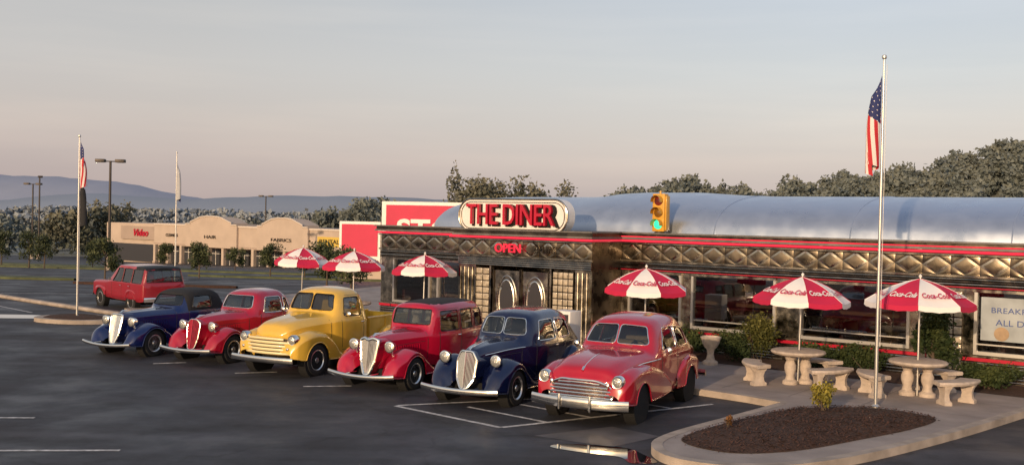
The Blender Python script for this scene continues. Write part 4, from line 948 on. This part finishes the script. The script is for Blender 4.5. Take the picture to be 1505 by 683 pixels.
# ------------------------------------------------------------------ vegetation
def leafmesh(name,blobs,dens,size,mat_,parent=None,seed=1):
    g_=np.random.default_rng(seed); C=[];SH=[]
    for (x,y,z,rx,ry,rz,n_) in blobs:
        n_=int(n_*dens); d_=g_.normal(size=(n_,3)); d_/=np.linalg.norm(d_,axis=1)[:,None]
        k=1+.25*np.sin(d_[:,0]*5+x*3)*np.cos(d_[:,1]*4+y)+.18*np.sin(d_[:,2]*7+z+x)
        rad=(g_.random(n_)**.4)*k
        P=d_*rad[:,None]*np.array([rx,ry,rz])+np.array([x,y,z]); C.append(P)
        tone=g_.random()*.4
        sh=np.clip(.22+.35*d_[:,2]*rad+tone-.12+g_.normal(size=n_)*.14-(.2*(d_[:,0]>0.3)),0,1); SH.append(sh)  # crown tops lighter, one side darker: sunlight and shade put into leaf colour
    C=np.concatenate(C); SH=np.concatenate(SH); n_=len(C)
    a=g_.normal(size=(n_,3)); a/=np.linalg.norm(a,axis=1)[:,None]; b_=np.cross(a,g_.normal(size=(n_,3))); b_/=np.linalg.norm(b_,axis=1)[:,None]
    s_=size*(.5+g_.random(n_))[:,None]; V=np.stack([C-a*s_,C+b_*s_*.6,C+a*s_,C-b_*s_*.6],axis=1).reshape(-1,3)
    me=bpy.data.meshes.new(name); me.vertices.add(4*n_); me.vertices.foreach_set('co',V.ravel()); me.loops.add(4*n_); me.polygons.add(n_)
    me.loops.foreach_set('vertex_index',np.arange(4*n_)); me.polygons.foreach_set('loop_start',np.arange(0,4*n_,4)); me.polygons.foreach_set('loop_total',np.full(n_,4))
    me.update(calc_edges=True); at=me.attributes.new('shade','FLOAT','FACE'); at.data.foreach_set('value',SH.astype(np.float32)); me.materials.append(mat_)
    ob=bpy.data.objects.new(name,me); COL.objects.link(ob)
    if parent: ob.parent=parent
    return ob
def tree(x,y,h,r,name='tree',mt=None,dens=1,ls=.12,seed=0,z0=None,shape='round'):
    rs=random.Random(seed*7+int(x*10)); z0=zg(y) if z0 is None else z0; E=empty(name,(x,y,z0)); q=MB(); th=h*.3
    q.tube([(0,0,-.05),(.02,0,th),(0,.03,h*.75)],[.03*h*.6+.02,.022*h*.6+.01,.015],'bark',seg=8); bl=[]
    for k in range(9):
        a=rs.random()*6.28; hh=h*(.28+.55*k/9); rr_=r*(.65 if shape=='round' else .9*(1-k/10)); ex=(math.cos(a)*rr_*rs.uniform(.4,1),math.sin(a)*rr_*rs.uniform(.4,1),hh+.08*h)
        q.tube([(0,0,hh*.8),(ex[0]*.5,ex[1]*.5,hh*.95),ex],[.02*h*.4+.006,.012*h*.4+.004,.004],'bark',seg=5)
        bl.append((ex[0],ex[1],ex[2],r*rs.uniform(.35,.6),r*rs.uniform(.35,.6),h*rs.uniform(.1,.18),260))
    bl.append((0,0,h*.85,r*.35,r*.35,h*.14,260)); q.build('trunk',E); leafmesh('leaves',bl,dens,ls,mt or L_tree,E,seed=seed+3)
def shrub(x,y,rx,ry,h,name='shrub',mt=None,n=2600,ls=.028,seed=0,z0=.13,rot=0):
    rs=random.Random(seed); E=empty(name,(x,y,z0),A(rot)); bl=[]
    for k in range(8): bl.append((rs.uniform(-.6,.6)*rx,rs.uniform(-.5,.5)*ry,h*rs.uniform(.35,.75),rx*.45,ry*.5,h*.3,n/8))
    q=MB()
    for k in range(6): q.tube([(rs.uniform(-.2,.2)*rx,rs.uniform(-.2,.2)*ry,-.02),(rs.uniform(-.6,.6)*rx,rs.uniform(-.5,.5)*ry,h*.6)],.01,'bark',seg=5)
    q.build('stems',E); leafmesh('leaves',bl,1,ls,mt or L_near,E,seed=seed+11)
def dl(u,v_): return (-4.52+u*.7986+v_*.6018, 35.32-u*.6018+v_*.7986)
for i,(u,v_,rx,ry,h) in enumerate(((12.3,-1.0,.7,.5,.75),(13.6,-1.0,.75,.5,.8),(15.9,-.9,.8,.5,.7),(17.0,-.9,.7,.5,.75),(11.0,-1.0,.6,.5,.7),(19.8,-1.0,.7,.5,.55),(21.2,-1.0,.7,.5,.5))):
    x,y=dl(u,v_); shrub(x,y,rx,ry,h,'hedge_shrub',n=5200,ls=.03,seed=i,rot=-37)
x,y=dl(14.2,-.8); shrub(x,y,.6,.5,1.2,'gold_shrub',leafmat('olive_leaves',(.05,.055,.012),(.20,.18,.05)),n=4500,ls=.03,seed=33)
x,y=dl(18.6,-1.2); tree(x,y,1.9,.55,'evergreen_shrub',L_near,1.8,.045,seed=4,z0=.13,shape='cone')
mb=MB()
a=dl(9.8,-1.75);b_=dl(24,-1.75);c_=dl(24,-.05);d_=dl(9.8,-.05); mb.add([(*a,.139),(*b_,.139),(*c_,.139),(*d_,.139)],[(0,1,2,3)],'mulch'); mb.build('planting_bed')
shrub(5.85,18.9,.24,.24,.5,'gold_shrub',L_yel,n=900,ls=.03,seed=5,z0=.26); shrub(3.75,17.35,.1,.1,.25,'gold_shrub',leafmat('dry_leaves',(.10,.05,.02),(.35,.16,.06)),n=200,ls=.022,seed=6,z0=.2)
for i,(x,y,h,r_) in enumerate(((-23.9,60,2.6,.95),(-21.9,71.6,2.5,.8),(-43.5,92,3.4,1.0),(-41.2,90,3.0,.9),(-39.0,95,2.6,.8),(-18.9,80,2.6,1.0),(-16.0,79,2.2,.9),(-9.4,52,2.6,1.1),(-8.0,51,2.3,1.0),(-30,98,2.5,1.0),(-26,96,2.2,1.0),(-34,100,2.6,1.0),(-48,96,3.5,1.0),(-15,88,2.2,1.0),(-12.5,86,2.2,1.0))):
    tree(x,y,h,r_,'young_tree',L_tree,.9,.07,seed=i)
g2=random.Random(5)
def crowns(xr,yr,n,hfun,rr_,npc=170):
    out=[]
    for i in range(n):
        x=g2.uniform(*xr); y=g2.uniform(*yr); h=hfun(x,y)
        if h is None: continue
        zb,ht=h; r_=g2.uniform(*rr_)
        for k in range(4):
            out.append((x+g2.uniform(-.6,.6)*r_,y+g2.uniform(-.6,.6)*r_,zb+ht*g2.uniform(.45,.88),r_*g2.uniform(.4,.7),r_*.6,ht*g2.uniform(.12,.24),npc/4))
        out.append((x,y,zb+ht*.3,r_*.8,r_*.8,ht*.3,npc/3))
    return out
hx=[-60,0,14,26,33,40,52,60,72,84,98,112,135,180,300]; hz_=[-3.8,-3.0,1.0,3.8,5.4,5.8,5.2,5.8,7.6,9.8,13.0,18.0,23.5,29,32]
def hillz(x,y):
    rid=pchip(hx,hz_,x*220/max(y,120)); t_=min(1,max(0,(y-150)/75)); t_=t_*t_*(3-2*t_); bk=1 if y<260 else max(0,1-(y-260)/400)
    return -3.8+(rid+3.8)*t_*bk+ (.3*math.sin(x*.2)+.3*math.sin(y*.17))*t_
mb=MB(); XS=np.linspace(-60,420,97); YS=np.linspace(140,640,51)
mb.add([(x,y,hillz(x,y)-.02) for y in YS for x in XS],[(j*97+i,j*97+i+1,(j+1)*97+i+1,(j+1)*97+i) for j in range(50) for i in range(96)],mat('hill_grass',(.17,.18,.15),.9,var=.3,vs=.1),True); mb.build('hill')  # grass greyed: distance haze put into its colour
def hh_(x,y):
    k=x*220/y
    if k<18: return None
    s_=.5+.5*math.sin(k*.55)+.25*math.sin(k*1.7)
    if 46<k<58 and g2.random()<.75: return None
    if k<46 and g2.random()>.5+.5*s_: return None
    return (hillz(x,y),g2.uniform(4.2,6.2)+2.0*s_)
bl=crowns((14,175),(185,245),760,hh_,(1.8,3.4),230)
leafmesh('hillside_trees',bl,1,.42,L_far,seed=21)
E=empty('distant_house',(52.0,214,hillz(52,214))); q=MB(); q.box(-4,4,-3,3,-.5,3.2,'white'); q.add([(-4.4,-3.4,3.2),(4.4,-3.4,3.2),(4.4,3.4,3.2),(-4.4,3.4,3.2),(-4.4,0,5.2),(4.4,0,5.2)],[(0,1,5,4),(2,3,4,5),(0,4,3),(1,2,5)],'roofb')
for x in (-2.6,-.6,1.6): q.box(x,x+1,-3.05,-3.001,1.2,2.5,'storeg')
q.build('house_walls_and_roof',E)
bl=crowns((-6.5,.5),(108,120),9,lambda x,y:(-2.6,g2.uniform(9.4,11.6)),(1.8,2.8),1300)+crowns((1.5,7),(108,120),6,lambda x,y:(-2.6,g2.uniform(9.2,10.6)),(1.6,2.4),900); leafmesh('distant_trees',bl,1,.2,L_mid,seed=2)
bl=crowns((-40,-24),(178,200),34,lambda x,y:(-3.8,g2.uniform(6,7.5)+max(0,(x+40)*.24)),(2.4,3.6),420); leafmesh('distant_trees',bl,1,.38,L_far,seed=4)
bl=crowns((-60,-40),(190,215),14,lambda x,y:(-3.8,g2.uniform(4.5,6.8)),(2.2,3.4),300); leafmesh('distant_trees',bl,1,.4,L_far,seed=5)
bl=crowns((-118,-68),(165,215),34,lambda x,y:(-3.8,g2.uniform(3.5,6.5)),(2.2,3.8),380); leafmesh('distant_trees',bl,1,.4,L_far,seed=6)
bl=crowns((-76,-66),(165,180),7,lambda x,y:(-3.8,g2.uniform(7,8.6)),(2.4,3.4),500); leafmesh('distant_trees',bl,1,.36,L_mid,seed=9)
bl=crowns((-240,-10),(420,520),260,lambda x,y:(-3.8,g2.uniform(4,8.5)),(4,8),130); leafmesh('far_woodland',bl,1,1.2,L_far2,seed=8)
def ridge(name,y,pts,col,depth=300):
    mb=MB(); xs_=np.linspace(pts[0][0],pts[-1][0],220); X_=[p[0] for p in pts]; Z_=[p[1] for p in pts]; rows=[]
    for k,(dy,f) in enumerate(((-depth,0),(-depth*.5,.55),(0,1),(depth,.6),(depth*2,0))):
        rows.append([(x,y+dy,-4+(pchip(X_,Z_,x)+4+ (1.2*math.sin(x*.021)+.8*math.sin(x*.057+1)+.6*math.sin(x*.13)+.3*math.sin(x*.31))*y/1500)*f) for x in xs_])
    mb.loft(rows,mat(name+'_haze',col,1.0,var=.05,vs=.01,spec=0),closed=False); mb.build(name)  # col has the distance haze painted into it
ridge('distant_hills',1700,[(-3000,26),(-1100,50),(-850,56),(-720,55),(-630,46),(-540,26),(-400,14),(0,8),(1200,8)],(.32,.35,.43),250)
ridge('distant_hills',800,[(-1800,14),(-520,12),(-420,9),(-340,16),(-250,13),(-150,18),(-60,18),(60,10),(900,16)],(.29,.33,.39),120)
# ------------------------------------------------------------------ light, sky, camera
tdir=Vector((.44,.88,0)).normalized()*math.cos(A(12.5))+Vector((0,0,-math.sin(A(12.5))))
sl=bpy.data.lights.new('sun','SUN'); sl.energy=3.5; sl.angle=A(.6); sl.color=(1,.71,.45)
so=bpy.data.objects.new('sun',sl); COL.objects.link(so); so.rotation_euler=tdir.to_track_quat('-Z','Y').to_euler(); so.location=(-20,-30,20)
wd=bpy.data.worlds.new('World'); scene.world=wd; wd.use_nodes=True; nt=wd.node_tree
for n_ in list(nt.nodes): nt.nodes.remove(n_)
out=nt.nodes.new('ShaderNodeOutputWorld'); sky=nt.nodes.new('ShaderNodeTexSky'); sky.sky_type='NISHITA'; sky.sun_disc=False; sky.sun_elevation=A(12.5); sky.sun_rotation=A(206.6); sky.dust_density=4; sky.air_density=1.2
bg1=nt.nodes.new('ShaderNodeBackground'); bg1.inputs[1].default_value=.05; nt.links.new(sky.outputs[0],bg1.inputs[0])
tc=nt.nodes.new('ShaderNodeTexCoord'); sp=nt.nodes.new('ShaderNodeSeparateXYZ'); nt.links.new(tc.outputs['Generated'],sp.inputs[0])
def wramp(src,stops):
    r_=nt.nodes.new('ShaderNodeValToRGB'); el=r_.color_ramp.elements
    while len(el)<len(stops): el.new(.5)
    for e,(p_,c_) in zip(el,stops): e.position=p_; e.color=(*c_,1)
    nt.links.new(src,r_.inputs[0]); return r_.outputs[0]
left=wramp(sp.outputs[2],[(0,(.47,.385,.375)),(.06,(.56,.47,.455)),(.14,(.54,.49,.48)),(.25,(.42,.41,.415)),(1,(.16,.2,.28))])
right=wramp(sp.outputs[2],[(0,(.60,.50,.46)),(.06,(.65,.565,.54)),(.14,(.58,.565,.58)),(.25,(.46,.49,.57)),(1,(.15,.22,.36))])
mr=nt.nodes.new('ShaderNodeMapRange'); mr.inputs[1].default_value=-.3; mr.inputs[2].default_value=.3; nt.links.new(sp.outputs[0],mr.inputs[0])
mp=nt.nodes.new('ShaderNodeMapping'); mp.inputs['Scale'].default_value=(1.2,1.2,14); nt.links.new(tc.outputs['Generated'],mp.inputs[0])
cn=nt.nodes.new('ShaderNodeTexNoise'); cn.inputs['Scale'].default_value=2.2; cn.inputs['Detail'].default_value=5; nt.links.new(mp.outputs[0],cn.inputs['Vector'])
mx=nt.nodes.new('ShaderNodeMix'); mx.data_type='RGBA'; nt.links.new(mr.outputs[0],mx.inputs[0]); nt.links.new(left,mx.inputs[6]); nt.links.new(right,mx.inputs[7])
cm=wramp(cn.outputs['Fac'],[(.4,(.97,.98,1.0)),(.75,(1.10,1.08,1.06))])
m2=nt.nodes.new('ShaderNodeMix'); m2.data_type='RGBA'; m2.blend_type='MULTIPLY'; m2.inputs[0].default_value=1; nt.links.new(mx.outputs[2],m2.inputs[6]); nt.links.new(cm,m2.inputs[7])
bg2=nt.nodes.new('ShaderNodeBackground'); bg2.inputs[1].default_value=.9; nt.links.new(m2.outputs[2],bg2.inputs[0])
ad=nt.nodes.new('ShaderNodeAddShader'); nt.links.new(bg1.outputs[0],ad.inputs[0]); nt.links.new(bg2.outputs[0],ad.inputs[1]); nt.links.new(ad.outputs[0],out.inputs[0])
cam=bpy.data.cameras.new('camera'); co=bpy.data.objects.new('camera',cam); COL.objects.link(co); cam.sensor_width=36; cam.lens=35.88; cam.clip_end=12000; cam.clip_start=.1
co.matrix_world=Matrix.Translation((0,0,3.7))@Matrix.Rotation(A(90-.82),4,'X')@Matrix.Rotation(A(1.2),4,'Z')
scene.camera=co
scene.view_settings.view_transform='Standard'; scene.view_settings.look='None'; scene.view_settings.exposure=0
